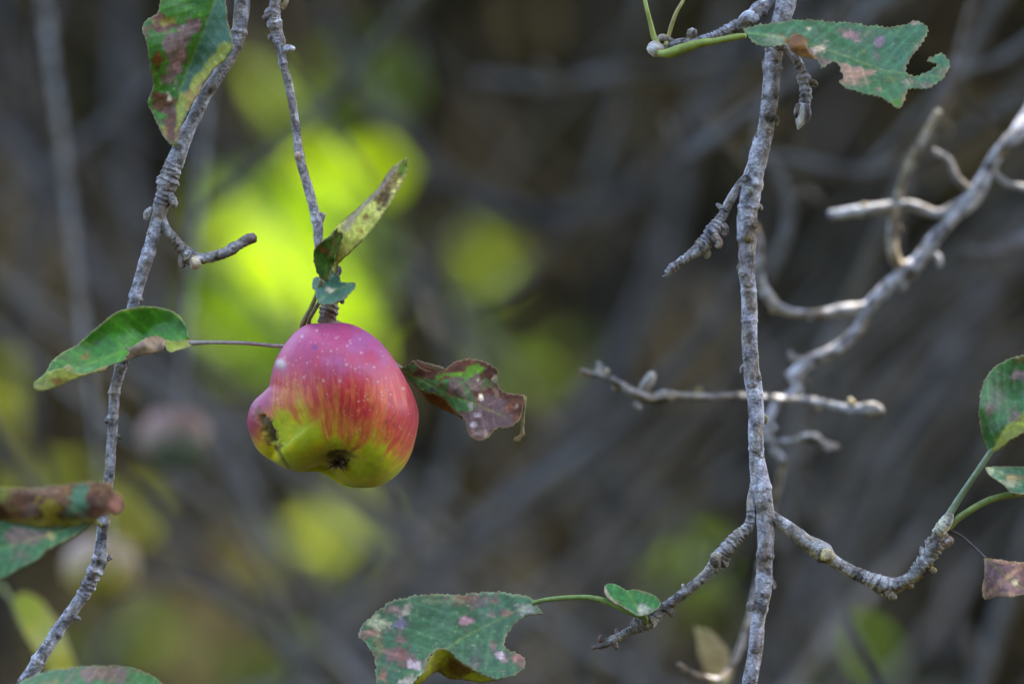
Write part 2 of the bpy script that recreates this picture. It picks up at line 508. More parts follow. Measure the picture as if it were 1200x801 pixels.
#=====================================================================  SETTING
def ground():
    n = 120
    xs = np.sinh(np.linspace(-3.6, 3.6, n)) / np.sinh(3.6) * 150
    ys = np.sinh(np.linspace(-3.2, 3.8, n)) / np.sinh(3.8) * 200
    X, Y = np.meshgrid(xs, ys)
    Z = 0.10 * (fbm(X * 0.6, Y * 0.6, 1) - 0.5)
    hill = sstep(13, 60, Y + 3 * (fbm(X * 0.07, 2.0, 1) - 0.5)) * 19
    Z = Z + hill + 0.8 * hill / 8 * (fbm(X * 0.2, Y * 0.2, 3) - 0.5)
    V = np.stack([X, Y, Z], -1).reshape(-1, 3)
    F = [(i * n + j, i * n + j + 1, (i + 1) * n + j + 1, (i + 1) * n + j) for i in range(n - 1) for j in range(n - 1)]
    m, N, L = new_mat('leaf_litter')
    out = N.new('ShaderNodeOutputMaterial'); p = N.new('ShaderNodeBsdfPrincipled')
    tc = N.new('ShaderNodeTexCoord'); a = N.new('ShaderNodeTexNoise'); a.inputs['Scale'].default_value = 9; a.inputs['Detail'].default_value = 8
    r = N.new('ShaderNodeValToRGB')
    r.color_ramp.elements[0].position = 0.35; r.color_ramp.elements[0].color = (0.014, 0.010, 0.004, 1)
    r.color_ramp.elements[1].position = 0.65; r.color_ramp.elements[1].color = (0.026, 0.023, 0.007, 1)
    v = N.new('ShaderNodeTexVoronoi'); v.inputs['Scale'].default_value = 25
    b = N.new('ShaderNodeBump'); b.inputs['Distance'].default_value = 0.03
    L.new(tc.outputs['Object'], a.inputs[0]); L.new(tc.outputs['Object'], v.inputs[0])
    L.new(a.outputs['Fac'], r.inputs[0]); L.new(r.outputs[0], p.inputs['Base Color']); L.new(v.outputs['Distance'], b.inputs['Height'])
    L.new(b.outputs[0], p.inputs['Normal']); p.inputs['Roughness'].default_value = 0.95; p.inputs['Specular IOR Level'].default_value = .05; L.new(p.outputs[0], out.inputs[0])
    tag(mesh_obj('ground', V, F, m), kind='structure')
ground()

def leaf_cloud(centres, size, cols, seed, flat=0.0):
    """many small folded leaves: 6-vertex blades with a bent midrib"""
    rs = np.random.RandomState(seed)
    n = len(centres)
    out = np.array([(0, 0, 0), (-.30, .35, .06), (-.24, .72, .05), (0, 1, -.10), (.24, .72, .05), (.30, .35, .06), (0, .5, -.02)])
    d = rs.normal(size=(n, 3)); d[:, 2] = d[:, 2] * (1 - flat) - 0.3; d /= np.linalg.norm(d, axis=1)[:, None]
    s = rs.normal(size=(n, 3)); s[:, 2] *= (1 - flat); s -= d * (s * d).sum(1)[:, None]; s /= np.linalg.norm(s, axis=1)[:, None]
    t = np.cross(d, s)
    L = size * (0.7 + 0.6 * rs.rand(n))
    V = centres[:, None] + L[:, None, None] * (out[None, :, 0:1] * s[:, None] + out[None, :, 1:2] * d[:, None] + out[None, :, 2:3] * t[:, None])
    V = V.reshape(-1, 3)
    tri = [(0, 1, 6), (1, 2, 6), (2, 3, 6), (3, 4, 6), (4, 5, 6), (5, 0, 6)]
    F = [tuple(7 * i + j for j in f) for i in range(n) for f in tri]
    cc = np.array(cols)[rs.randint(0, len(cols), n)] * (0.7 + 0.6 * rs.rand(n))[:, None]
    return V, F, np.repeat(cc, 7, 0)

# far thicket behind everything: crossing bare stems and dark leaves nobody could count
def thicket():
    rs = np.random.RandomState(3)
    m = Mesh()
    for i in range(520):
        x, y = rs.uniform(-5, 5), rs.uniform(8.5, 13)
        lean = rs.normal(size=2) * 0.6
        h = rs.uniform(1.8, 4.0)
        r = rs.uniform(0.006, 0.022)
        pts = [(x, y, 0, r), (x + lean[0] * .4, y + lean[1] * .3, h * .4, r * .8), (x + lean[0] * 1.2, y + lean[1] * .6, h * .75, r * .55), (x + lean[0] * 1.7, y + lean[1], h, r * .25)]
        V, F, c = tube_geo(pts, 0.25, 6, seed=i, noise=0.1)
        m.add(V, F, c)
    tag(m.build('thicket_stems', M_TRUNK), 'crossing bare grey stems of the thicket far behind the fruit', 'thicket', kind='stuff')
    n = 42000
    c = np.stack([rs.uniform(-6.5, 6.5, n), rs.uniform(9, 15, n), rs.uniform(0, 1, n) ** 0.8 * 4.6], 1)
    keep = fbm(c[:, 0] * 1.1, c[:, 1] * 0.5, c[:, 2] * 1.1) > 0.40
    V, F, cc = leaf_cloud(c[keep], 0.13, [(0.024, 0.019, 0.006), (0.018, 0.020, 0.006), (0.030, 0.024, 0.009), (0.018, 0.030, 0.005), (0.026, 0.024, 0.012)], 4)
    tag(mesh_obj('undergrowth', V, F, M_DARKLEAF, None, cc), 'dark out of focus leaf mass of the undergrowth behind the branches', 'undergrowth', kind='stuff')
thicket()

# where single sunbeams reach through the crowns: (px, py, depth, radius)
SUNBEAMS = [(1100, 280, .23, .075), (1045, 340, .23, .045), (340, 290, 5.4, .55), (415, 350, 5.4, .3), (567, 298, 5.6, .35), (590, 415, 5.8, .15), (385, 610, 5.2, .5), (300, 640, 5.2, .3),
            (805, 640, 5.0, .35), (410, 75, 5.3, .2), (335, 105, 5.3, .2), (25, 480, 4.6, .4), (1010, 780, 5.0, .3), (300, 775, 4.9, .3), (150, 765, 4.9, .3)]
def clear_beams(cen):
    sv = np.array(SUN)
    for (px, py, d_, rr) in SUNBEAMS:
        rel = cen - np.array(P(px, py, d_))
        tt = rel @ sv
        cen = cen[(np.linalg.norm(rel - tt[:, None] * sv, axis=1) > rr) | (tt < 0)]
    return cen

def wood_tree(x, y, h, r, seed, label, crown_r=1.6, n=3500, lean=0.0, cz=None):
    t = empty('woodland_tree', (x, y, 0), label, 'tree', 'trees standing beyond the orchard branches')
    rs = np.random.RandomState(seed)
    V, F, c = tube_geo([(x, y, -0.1, r * 1.3), (x + lean * .2, y, h * .25, r), (x + lean * .5, y, h * .6, r * .75), (x + lean, y, h * .95, r * .3)], 0.06, 14, seed=seed, noise=0.1)
    mesh_obj('trunk', V, F, M_TRUNK, t, c)
    for k in range(5):
        a = rs.rand() * 6.28; z = h * rs.uniform(.5, .8); bx = x + lean * .6
        e = crown_r * .8
        V, F, c = tube_geo([(bx, y, z, r * .4), (bx + math.cos(a) * e * .5, y + math.sin(a) * e * .5, z + .4, r * .25), (bx + math.cos(a) * e, y + math.sin(a) * e, z + .9, r * .1)], 0.08, 8, seed=seed + k)
        mesh_obj('limb', V, F, M_TRUNK, t, c)
    d = rs.normal(size=(n, 3)); d /= np.linalg.norm(d, axis=1)[:, None]
    cen = d * (rs.rand(n, 1) ** 0.4) * np.array([crown_r, crown_r, crown_r * .8]) + np.array([x + lean, y, cz or h])
    cen = cen[fbm(cen[:, 0] * 1.4, cen[:, 1] * 1.4, cen[:, 2] * 1.4) > 0.42]
    cen = clear_beams(cen)
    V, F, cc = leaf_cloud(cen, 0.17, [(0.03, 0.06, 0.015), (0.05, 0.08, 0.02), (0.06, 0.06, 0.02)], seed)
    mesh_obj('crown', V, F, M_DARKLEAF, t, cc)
    return t
wood_tree(0.11, 6.5, 6.0, 0.028, 11, 'pale grey trunk rising faintly behind the middle of the picture', lean=0.1, crown_r=1.4)
wood_tree(-0.72, 8.0, 7.0, 0.04, 12, 'dim trunk far back at the left edge of the picture', lean=-0.5, crown_r=1.6)
wood_tree(-3.2, 13.5, 7.0, 0.16, 13, 'tree with broad dark crown beyond the thicket on the left', crown_r=2.6, n=7000)
wood_tree(-1.9, 15.0, 7.5, 0.16, 14, 'tallest dark tree behind the left end of the thicket', crown_r=2.8, n=8000)
wood_tree(-1.6, 11.2, 7.4, 0.14, 17, 'slim unseen tree added to shade the thicket, in front of the left hand trees', crown_r=2.2, n=6000)  # this tree and the next are unseen, added to shade the thicket
wood_tree(2.9, 11.4, 7.4, 0.14, 18, 'slim unseen tree added to shade the thicket, in front of the right hand trees', crown_r=2.2, n=6000)
wood_tree(4.6, 13.6, 6.8, 0.16, 15, 'tree with broad dark crown beyond the thicket on the right', crown_r=2.8, n=8000)
wood_tree(0.60, 7.4, 6.2, 0.03, 16, 'dim trunk behind the thin right hand twigs', crown_r=1.2, lean=-0.6)

def light_block_hedge():  # unseen hedge, added to block sky light from the camera side
    rs = np.random.RandomState(9)
    n = 24000
    c = np.stack([rs.uniform(-4.5, 18, n), rs.uniform(-11, -8.5, n), rs.uniform(0, 1, n) ** .8 * 9.5], 1)
    V, F, cc = leaf_cloud(c, .42, [(0.03, 0.06, 0.015), (0.05, 0.08, 0.02)], 5)
    tag(mesh_obj('added_hedge_foliage', V, F, M_DARKLEAF, None, cc), 'dark tall unseen hedge added behind the camera to cut frontal sky light', 'hedge', kind='stuff')
light_block_hedge()

for k, (x, y, lab) in enumerate([(2.4, 7.3, 'nearest unseen tree added off to the right, its crown shading the space behind the fruit'), (2.6, 10.4, 'added shade tree off to the right between nearest tree and thicket'), (2.9, 13.8, 'added shade tree behind the right end of the thicket'),
                              (4.9, 9.0, 'farther added shade tree well off to the right'), (5.2, 12.4, 'added shade tree at the far right corner of the wood'), (2.6, 17.0, 'added shade tree deep in the wood on the rising slope'), (2.0, 15.6, 'added shade tree deep in the wood behind the middle of the thicket')]):
    wood_tree(x, y, 7.2, .15, 400 + 10 * k, lab, crown_r=2.4, n=9000, cz=7.0)  # unseen trees, added so that their crowns keep the sun off the background

# blurred bare branches between the fruit and the thicket
def bare(label, pts, d, seed, tint=(0.5, 0.5, 0.5), spurs=(), w=1.0, mossy=0.3, slope=0.0):
    px0 = [(p[0], p[1], p[2] * w, (p[3] if len(p) > 3 else 0)) for p in pts]
    t = empty('bare_branch', P(pts[0][0], pts[0][1], d), label, 'branch', 'bare branches blurred behind the apple')
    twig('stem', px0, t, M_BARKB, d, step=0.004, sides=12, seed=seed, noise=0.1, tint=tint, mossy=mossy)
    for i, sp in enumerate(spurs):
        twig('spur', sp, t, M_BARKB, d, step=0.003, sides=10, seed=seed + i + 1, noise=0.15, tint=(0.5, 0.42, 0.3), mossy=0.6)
    return t
bare('blurred horizontal branch ending in the open dark space above centre', [(560, 92, 13), (600, 96, 14), (650, 100, 17), (720, 88, 18), (790, 84, 20), (900, 60, 24), (1050, -20, 30), (1300, -200, 40, 300)], 1.1, 21, spurs=[[(650, 98, 14), (640, 84, 10), (632, 76, 8)]])
bare('blurred grey branch slanting from right of centre up behind the top right leaf', [(800, 185, 12), (830, 168, 18), (880, 130, 20), (950, 80, 22), (1010, 30, 24), (1100, -60, 28), (1400, -400, 40, 200)], 0.75, 22,
     spurs=[[(806, 182, 14), (790, 165, 11), (782, 140, 9)], [(850, 165, 14), (835, 145, 12), (826, 128, 9)], [(845, 160, 9), (865, 185, 8), (882, 208, 6)]])
bare('dim branch crossing the yellow green light from upper right to lower left', [(520, -60, 22), (480, 10, 20), (420, 80, 18), (370, 140, 15), (300, 200, 13), (230, 260, 9)], 1.0, 23, tint=(0.4, 0.45, 0.36))
bare('wide curved branch sagging to the right of the yellow green light', [(380, 10, 22), (430, 100, 24), (480, 170, 26), (540, 225, 26), (610, 255, 26), (700, 250, 24), (770, 200, 20), (840, 120, 18), (980, -60, 24)], 1.6, 24, tint=(0.42, 0.42, 0.46))
bare('wide grey branch slanting down the left edge behind the green leaf', [(-80, 40, 26), (20, 170, 30), (90, 280, 30), (160, 390, 26), (250, 520, 24), (330, 640, 22), (440, 800, 20), (520, 900, 16)], 1.7, 25, tint=(0.42, 0.42, 0.5))
bare('broad faint branch rising from bottom centre toward the right hanging branch', [(420, 790, 30), (520, 680, 32), (620, 570, 32), (700, 470, 30), (770, 330, 26), (800, 200, 22), (860, 0, 20)], 1.9, 26, tint=(0.44, 0.44, 0.46))
bare('broad faint branch slanting along the lower right behind the dangling spur', [(860, 860, 24), (930, 740, 26), (1000, 600, 28), (1080, 480, 28), (1160, 350, 28), (1260, 200, 26)], 1.5, 27, tint=(0.42, 0.40, 0.40))
bare('soft grey branch rising close behind the forked twig right of centre', [(915, 640, 18), (930, 540, 20), (950, 450, 20), (990, 370, 17), (1040, 260, 16), (1100, 130, 16), (1160, 20, 16), (1250, -150, 18)], 0.8, 28, tint=(0.48, 0.46, 0.42))
bare('pale stub of blurred branch poking in at the right edge', [(1130, 290, 8), (1160, 298, 16), (1185, 290, 18), (1230, 270, 20), (1400, 180, 26)], 0.55, 29, tint=(0.58, 0.52, 0.52), spurs=[[(1168, 298, 12), (1172, 315, 10), (1165, 325, 8)]])
bare('soft branch running across the upper right corner', [(880, 180, 14), (930, 190, 18), (1000, 205, 18), (1060, 190, 16), (1120, 165, 16), (1200, 110, 18), (1350, 0, 22)], 0.75, 30)
bare('dim grey stem rising at the bottom right corner', [(1120, 880, 22), (1150, 790, 20), (1180, 700, 18), (1230, 560, 18)], 0.9, 31, spurs=[[(1150, 790, 14), (1138, 755, 14), (1136, 738, 10)]])
bare('thin blurred twig low on the left of the apple', [(140, 560, 9), (200, 620, 12), (270, 690, 14), (360, 720, 12), (430, 640, 9)], 1.3, 32, tint=(0.45, 0.43, 0.42))
bare('upright dim stem left of the hanging branch at the top left', [(150, -60, 26), (148, 60, 26), (150, 180, 22), (170, 300, 20), (190, 450, 18), (200, 640, 14)], 1.9, 33, tint=(0.40, 0.40, 0.46))
bare('dark narrow stem at the far left edge', [(-10, -40, 22), (25, 90, 20), (45, 220, 18), (30, 400, 16), (60, 620, 14)], 1.5, 34, tint=(0.34, 0.34, 0.38))

bare('thin soft brown twig rising to the top right corner', [(1052, 300, 9), (1062, 200, 10), (1085, 165, 12), (1105, 120, 11), (1128, 50, 12), (1160, -60, 14), (1230, -300, 20, 200)], .45, 35, tint=(.45, .36, .3), spurs=[[(1098, 140, 12), (1108, 150, 14), (1112, 160, 9)]])
bare('soft hooked twig between the upper right branches', [(900, 330, 9), (925, 260, 12), (915, 210, 12), (890, 170, 10), (900, 120, 9), (960, 40, 10), (1040, -60, 12)], .6, 36, spurs=[[(920, 240, 10), (945, 225, 9), (965, 240, 7)]])
bare('soft forked twig near the top of the right edge', [(1010, 205, 9), (1060, 150, 11), (1120, 90, 12), (1190, 60, 13), (1300, -40, 18)], .7, 37, spurs=[[(1120, 90, 10), (1135, 130, 9), (1170, 150, 8)]])
bare('soft diagonal twig in the dark between the glow and the right hanging branch', [(470, 700, 10), (560, 620, 14), (640, 560, 16), (720, 500, 16), (800, 420, 14), (900, 290, 12)], 1.1, 38, tint=(.5, .5, .5))
bare('faint twig crossing above the curled brown leaf', [(470, 330, 8), (560, 350, 10), (640, 300, 12), (700, 200, 12), (740, 60, 12), (770, -80, 12)], 1.4, 39, tint=(.46, .46, .44))
bare('faint thin twig slanting behind the bottom left corner', [(-20, 480, 9), (60, 600, 11), (160, 660, 12), (260, 700, 11), (400, 820, 10)], 1.0, 40, tint=(.45, .45, .45))
bare('faint grey twig crossing the upper left dark space', [(-30, 260, 10), (60, 200, 12), (160, 110, 12), (240, 20, 12), (300, -60, 12)], 1.2, 53, tint=(.44, .44, .48))
bare('faint twig at the lower right between hanging spur and dead leaf', [(900, 520, 9), (960, 600, 11), (975, 680, 10), (1010, 760, 9), (1080, 860, 10)], .8, 54, tint=(.44, .42, .4), spurs=[[(965, 620, 10), (975, 600, 12), (968, 590, 9)]])

# three leafless bushes whose crossing thin twigs fill the middle distance
def bare_bush(label, x0, x1, dn, df, n, seed):
    rs = np.random.RandomState(seed)
    dm = (dn + df) / 2
    t = empty('bare_bush', P((x0 + x1) / 2, 2500, dm), label, 'bush', 'leafless bushes behind the apple tree')
    for i in range(n):
        d = rs.uniform(dn, df)
        x = rs.uniform(x0, x1); y = 1050.
        lean = rs.choice([-1, 1]) * rs.uniform(.15, 1.3)
        w = rs.uniform(11, 22)
        pts = [((x0 + x1) / 2 + (x - (x0 + x1) / 2) * .4, 3300, w * 1.6, rs.uniform(-40, 40)), (x, y, w)]
        k = rs.randint(6, 10)
        for j in range(k):
            lean += rs.normal() * .45
            lean = max(-1.6, min(1.6, lean))
            y -= 1250 / k; x += lean * 1250 / k
            pts.append((x, y, max(3, w * (1 - (j + 1) / (k + .6))), rs.normal() * 60))
        s_ = twig('stem', pts, t, M_BARKB, d, step=.006, sides=9, seed=seed + i, noise=.15, tint=tuple(rs.uniform(.5, .9) * np.array((1, .97, .92))))
        for q in range(rs.randint(2, 5)):
            a = pts[rs.randint(2, len(pts) - 1)]
            lx, ly = rs.uniform(-110, 110), rs.uniform(-120, 60)
            twig('side_twig', [(a[0], a[1], a[2] * .6, a[3]), (a[0] + lx * .5, a[1] + ly * .6 - 10, a[2] * .5, a[3]), (a[0] + lx, a[1] + ly, max(2.5, a[2] * .35), a[3])], s_, M_BARKB, d, step=.006, sides=7, seed=seed + i + q, noise=.2, tint=(.5, .45, .36))
bare_bush('dim leafless bush of crossing twigs behind the left hanging branch', -60, 420, 1.5, 2.8, 9, 612)
bare_bush('dim leafless bush of crossing twigs in the middle between apple and right hanging branch', 420, 820, 1.0, 2.6, 13, 521)
bare_bush('dim leafless bush of crossing twigs behind the forked branch on the right', 820, 1300, .7, 2.2, 15, 547)

# sunlit leafy boughs glowing far behind
def sun_bough(label, blobs, d, seed, cols, size=0.05, dens=1.0, fall=None):
    x, y, z = P(blobs[0][0], blobs[0][1], d)
    t = empty('sunlit_bough', (x, y, z), label, 'bough', 'sunlit leafy boughs far behind')
    rs = np.random.RandomState(seed)
    cen = []
    m = Mesh()
    for (bx, by, br, nn) in blobs:
        for i in range(int(nn * dens)):
            a, q = rs.rand() * 6.283, math.sqrt(rs.rand()) * br
            cen.append(P(bx + q * math.cos(a), by + q * math.sin(a), d + rs.uniform(-.6, .6)))
        p0 = P(bx, by + br * 0.6, d); p1 = P(bx - 20, by - br - 300, d + .25)
        pts = [(*p0, .0015), (p0[0] + .02, p0[1], (p0[2] * 2 + p1[2]) / 3, .002), (*p1, .003)]
        m.add(*tube_geo(pts, 0.03, 6, seed=seed, noise=0.1))
    m.build('twig', M_TRUNK, t)
    V, F, cc = leaf_cloud(np.array(cen), size, cols, seed, 0.2)
    mesh_obj('foliage', V, F, M_BGLEAF, t, cc)
    return t
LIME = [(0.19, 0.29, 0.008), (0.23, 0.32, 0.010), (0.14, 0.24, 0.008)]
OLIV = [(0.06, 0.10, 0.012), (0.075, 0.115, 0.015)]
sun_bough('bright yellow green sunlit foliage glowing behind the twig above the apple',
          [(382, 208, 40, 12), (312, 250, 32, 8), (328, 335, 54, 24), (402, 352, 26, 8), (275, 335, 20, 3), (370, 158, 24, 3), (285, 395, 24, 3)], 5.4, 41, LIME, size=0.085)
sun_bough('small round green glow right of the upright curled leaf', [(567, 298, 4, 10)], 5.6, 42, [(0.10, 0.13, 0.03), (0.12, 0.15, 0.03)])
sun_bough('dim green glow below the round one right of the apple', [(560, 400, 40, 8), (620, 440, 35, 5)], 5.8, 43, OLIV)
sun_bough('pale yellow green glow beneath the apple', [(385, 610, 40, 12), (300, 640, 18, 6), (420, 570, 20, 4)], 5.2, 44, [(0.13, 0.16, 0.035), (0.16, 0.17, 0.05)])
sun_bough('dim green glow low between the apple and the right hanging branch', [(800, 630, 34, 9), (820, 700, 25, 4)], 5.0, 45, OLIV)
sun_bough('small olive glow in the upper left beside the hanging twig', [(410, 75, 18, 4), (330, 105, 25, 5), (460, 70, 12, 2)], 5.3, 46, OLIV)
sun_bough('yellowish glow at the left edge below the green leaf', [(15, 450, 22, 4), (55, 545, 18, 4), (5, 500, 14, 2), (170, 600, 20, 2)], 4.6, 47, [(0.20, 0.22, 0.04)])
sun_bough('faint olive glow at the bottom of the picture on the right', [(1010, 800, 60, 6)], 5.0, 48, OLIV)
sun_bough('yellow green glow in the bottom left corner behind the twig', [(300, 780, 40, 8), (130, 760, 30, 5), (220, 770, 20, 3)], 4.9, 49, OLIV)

# the old apple tree whose trunk stands right of the frame; its crown shades the fruit
def apple_tree():
    t = empty('apple_tree', (1.5, 1.3, 0), 'old apple tree with its trunk outside the right edge, overhanging the picture', 'tree')
    V, F, c = tube_geo([(1.5, 1.3, -0.1, .16), (1.48, 1.28, .6, .125), (1.38, 1.2, 1.3, .11), (1.3, 1.1, 1.9, .09)], .03, 24, seed=61, noise=.1)
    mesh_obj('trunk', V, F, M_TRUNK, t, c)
    limbs = [[(1.3, 1.1, 1.85, .07), (.9, .7, 2.05, .05), (.45, .25, 2.12, .035), (0, .05, 2.10, .026), (-.35, .02, 2.04, .018), (-.6, .05, 1.95, .011)],
             [(1.3, 1.1, 1.9, .07), (1.2, 1.3, 2.5, .05), (1.1, 1.5, 3.1, .03), (1.0, 1.7, 3.7, .012)],
             [(1.3, 1.1, 1.9, .05), (.9, 1.4, 2.5, .03), (.4, 1.7, 2.9, .02), (-.1, 1.9, 3.1, .01)],
             [(1.3, 1.1, 1.9, .05), (1.8, 1.3, 2.5, .03), (2.2, 1.5, 2.9, .02)]]
    for i, l in enumerate(limbs):
        V, F, c = tube_geo(l, .02, 14, seed=62 + i, noise=.12)
        mesh_obj('limb', V, F, M_TRUNK, t, c)
    rs = np.random.RandomState(66)
    n = 52000
    d = rs.normal(size=(n, 3)); d /= np.linalg.norm(d, axis=1)[:, None]
    cen = d * (rs.rand(n, 1) ** 0.4) * np.array([1.55, 1.75, .7]) + np.array([0.95, 1.45, 3.3])
    cen = cen[fbm(cen[:, 0] * 2, cen[:, 1] * 2, cen[:, 2] * 2) > 0.27]
    cen = clear_beams(cen)
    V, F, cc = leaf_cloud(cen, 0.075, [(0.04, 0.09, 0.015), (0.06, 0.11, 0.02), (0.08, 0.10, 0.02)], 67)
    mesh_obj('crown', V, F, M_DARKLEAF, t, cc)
apple_tree()

#=====================================================================  MID TWIGS
def fork():
    t = empty('apple_twig', P(1300, -10, .3), 'slightly blurred forked grey branch entering from the right edge behind the right hanging branch', 'branch')
    d = 0.23
    K = dict(mat=M_BARK, d0=d, step=0.0008, sides=18, mossy=0.5)
    twig('stem', [(1500, -250, 34, 300), (1300, -10, 24, 60), (1200, 145, 19), (1168, 182, 17), (1140, 232, 19), (1112, 258, 16), (1075, 306, 18), (1056, 322, 16), (1018, 360, 14), (1004, 388, 14), (980, 408, 15), (955, 420, 14), (932, 438, 15), (934, 456, 13), (912, 474, 11), (900, 500, 11), (905, 522, 10), (918, 540, 8)], t, seed=71, noise=.24, wave=.45, scars=60, tint=(.62, .6, .62), nodes=[(.62, .25, .003), (.8, .3, .003)], **K)
    twig('spur', [(1128, 238, 14), (1100, 250, 13), (1065, 240, 12), (1035, 244, 13), (1000, 248, 14), (972, 252, 12)], t, seed=72, noise=.2, nodes=[(.6, .2, .003)], **K)
    twig('spur', [(1062, 318, 14), (1048, 300, 13), (1046, 265, 12), (1054, 228, 11), (1070, 185, 10), (1100, 130, 8)], t, seed=73, noise=.2, **{**K, 'mossy': 0}, tint=(.45, .36, .2))
    twig('spur', [(1020, 358, 13), (985, 364, 12), (950, 368, 12), (920, 364, 12), (898, 345, 12), (889, 315, 12), (890, 290, 11), (886, 262, 8)], t, seed=74, noise=.3, **{**K, 'mossy': .9}, endtint=(.34, .2, .06), tint=(.5, .46, .42), nodes=[(.8, .3, .003), (.6, .2, .003)])
    twig('spur', [(1033, 481, 12, -50), (1018, 479, 13, -50), (1000, 480, 11, -45), (970, 473, 9, -30), (935, 468, 9, -8), (895, 465, 8, -30), (860, 463, 7.5, -50), (825, 465, 7.5, -60), (790, 463, 8, -70), (762, 466, 11, -75), (746, 462, 11, -80), (728, 451, 9, -80), (708, 441, 9, -80), (694, 438, 8, -80), (681, 434, 9, -80)], t, seed=75, noise=.28, tint=(.44, .41, .37), scars=20, endtint=(.3, .22, .14), **K, nodes=[(.02, .3, .003), (.78, .5, .003), (.96, .3, .002)], wrinkles=[(.8, 1, .002, .3)])
    twig('spur', [(752, 466, 13, -76), (757, 452, 14, -76), (762, 444, 12, -76), (765, 437, 7, -76)], t, seed=76, noise=.25, **{**K, 'mossy': .8}, tint=(.55, .48, .36))
    twig('spur', [(895, 515, 9), (925, 518, 8), (950, 512, 11), (965, 520, 9), (982, 524, 7)], t, seed=77, noise=.25, **K, endtint=(.4, .3, .2))
    twig('spur', [(697, 438, 5, -80), (703, 428, 6, -80), (699, 424, 4, -80)], t, seed=78, noise=.2, **K)
    rk = random.Random(4)
    for i, (x, y) in enumerate([(1165, 188), (1128, 252), (1100, 272), (1072, 322), (1046, 330), (1010, 378), (1002, 398), (966, 418), (946, 446), (925, 440), (906, 498), (912, 530), (1052, 268), (1046, 240), (1060, 208), (985, 360), (950, 372), (908, 362), (892, 322), (888, 288), (1010, 484), (1000, 474), (960, 476), (735, 452), (722, 456), (745, 472), (712, 436), (688, 440), (870, 468), (820, 460), (958, 516), (972, 526), (1080, 246), (1010, 242), (978, 256)]):
        dx, dy = rk.uniform(-5, 5), rk.uniform(-6, 6)
        o = -77 if x < 770 else (-47 if 1000 <= x <= 1012 and y > 470 else 0)
        twig('bud', [(x, y, 9, o), (x + dx * .6, y + dy * .6, 9, o), (x + dx * 1.3, y + dy * 1.3, 6, o)], t, seed=300 + i, noise=.3, **{**K, 'step': .001, 'sides': 10}, tint=rk.choice([(.5, .36, .16), (.62, .5, .2), (.7, .68, .66), (.4, .3, .22)]))
    for i, p in enumerate([[(1140, 225, 10), (1122, 210, 9), (1112, 188, 8), (1094, 176, 6)], [(1160, 196, 9), (1180, 215, 8), (1215, 222, 8)], [(960, 425, 9), (930, 420, 8), (926, 412, 6)], [(1085, 295, 9), (1098, 300, 8), (1102, 312, 6)], [(1062, 318, 9), (1060, 332, 8), (1054, 340, 7)]]):
        twig('spur', p, t, seed=350 + i, noise=.25, **K, tint=(.5, .46, .42))
    # buff dead leaf at the bottom, on a small twig of this branch
    twig('spur', [(918, 540, 9), (900, 620, 9, 20), (880, 720, 8, 10), (850, 790, 8, -40), (815, 790, 7, -60), (795, 778, 5, -70)], t, seed=79, noise=.2, **K, tint=(.26, .2, .14))
    def pt(px, py):
        return base(px, py, (0.27, 0.25, 0.17), (0.21, 0.19, 0.12), 3)
    make_leaf('leaf', t, [dict(poly=[(814, 734), (830, 738), (846, 752), (857, 772), (858, 790), (848, 806), (836, 806), (826, 790), (819, 765)],
              ctrl=[(815, 735, 0), (858, 780, 8), (830, 800, -4), (835, 765, -3)], paint=pt, mid=[(815, 735), (835, 770), (842, 806)], seed=5)], M_LEAFD, d0=.27,
              pet=[(842, 804, 4), (848, 800, 4, -70)], label='pale buff dead leaf blurred at the bottom beside the right hanging branch')
fork()

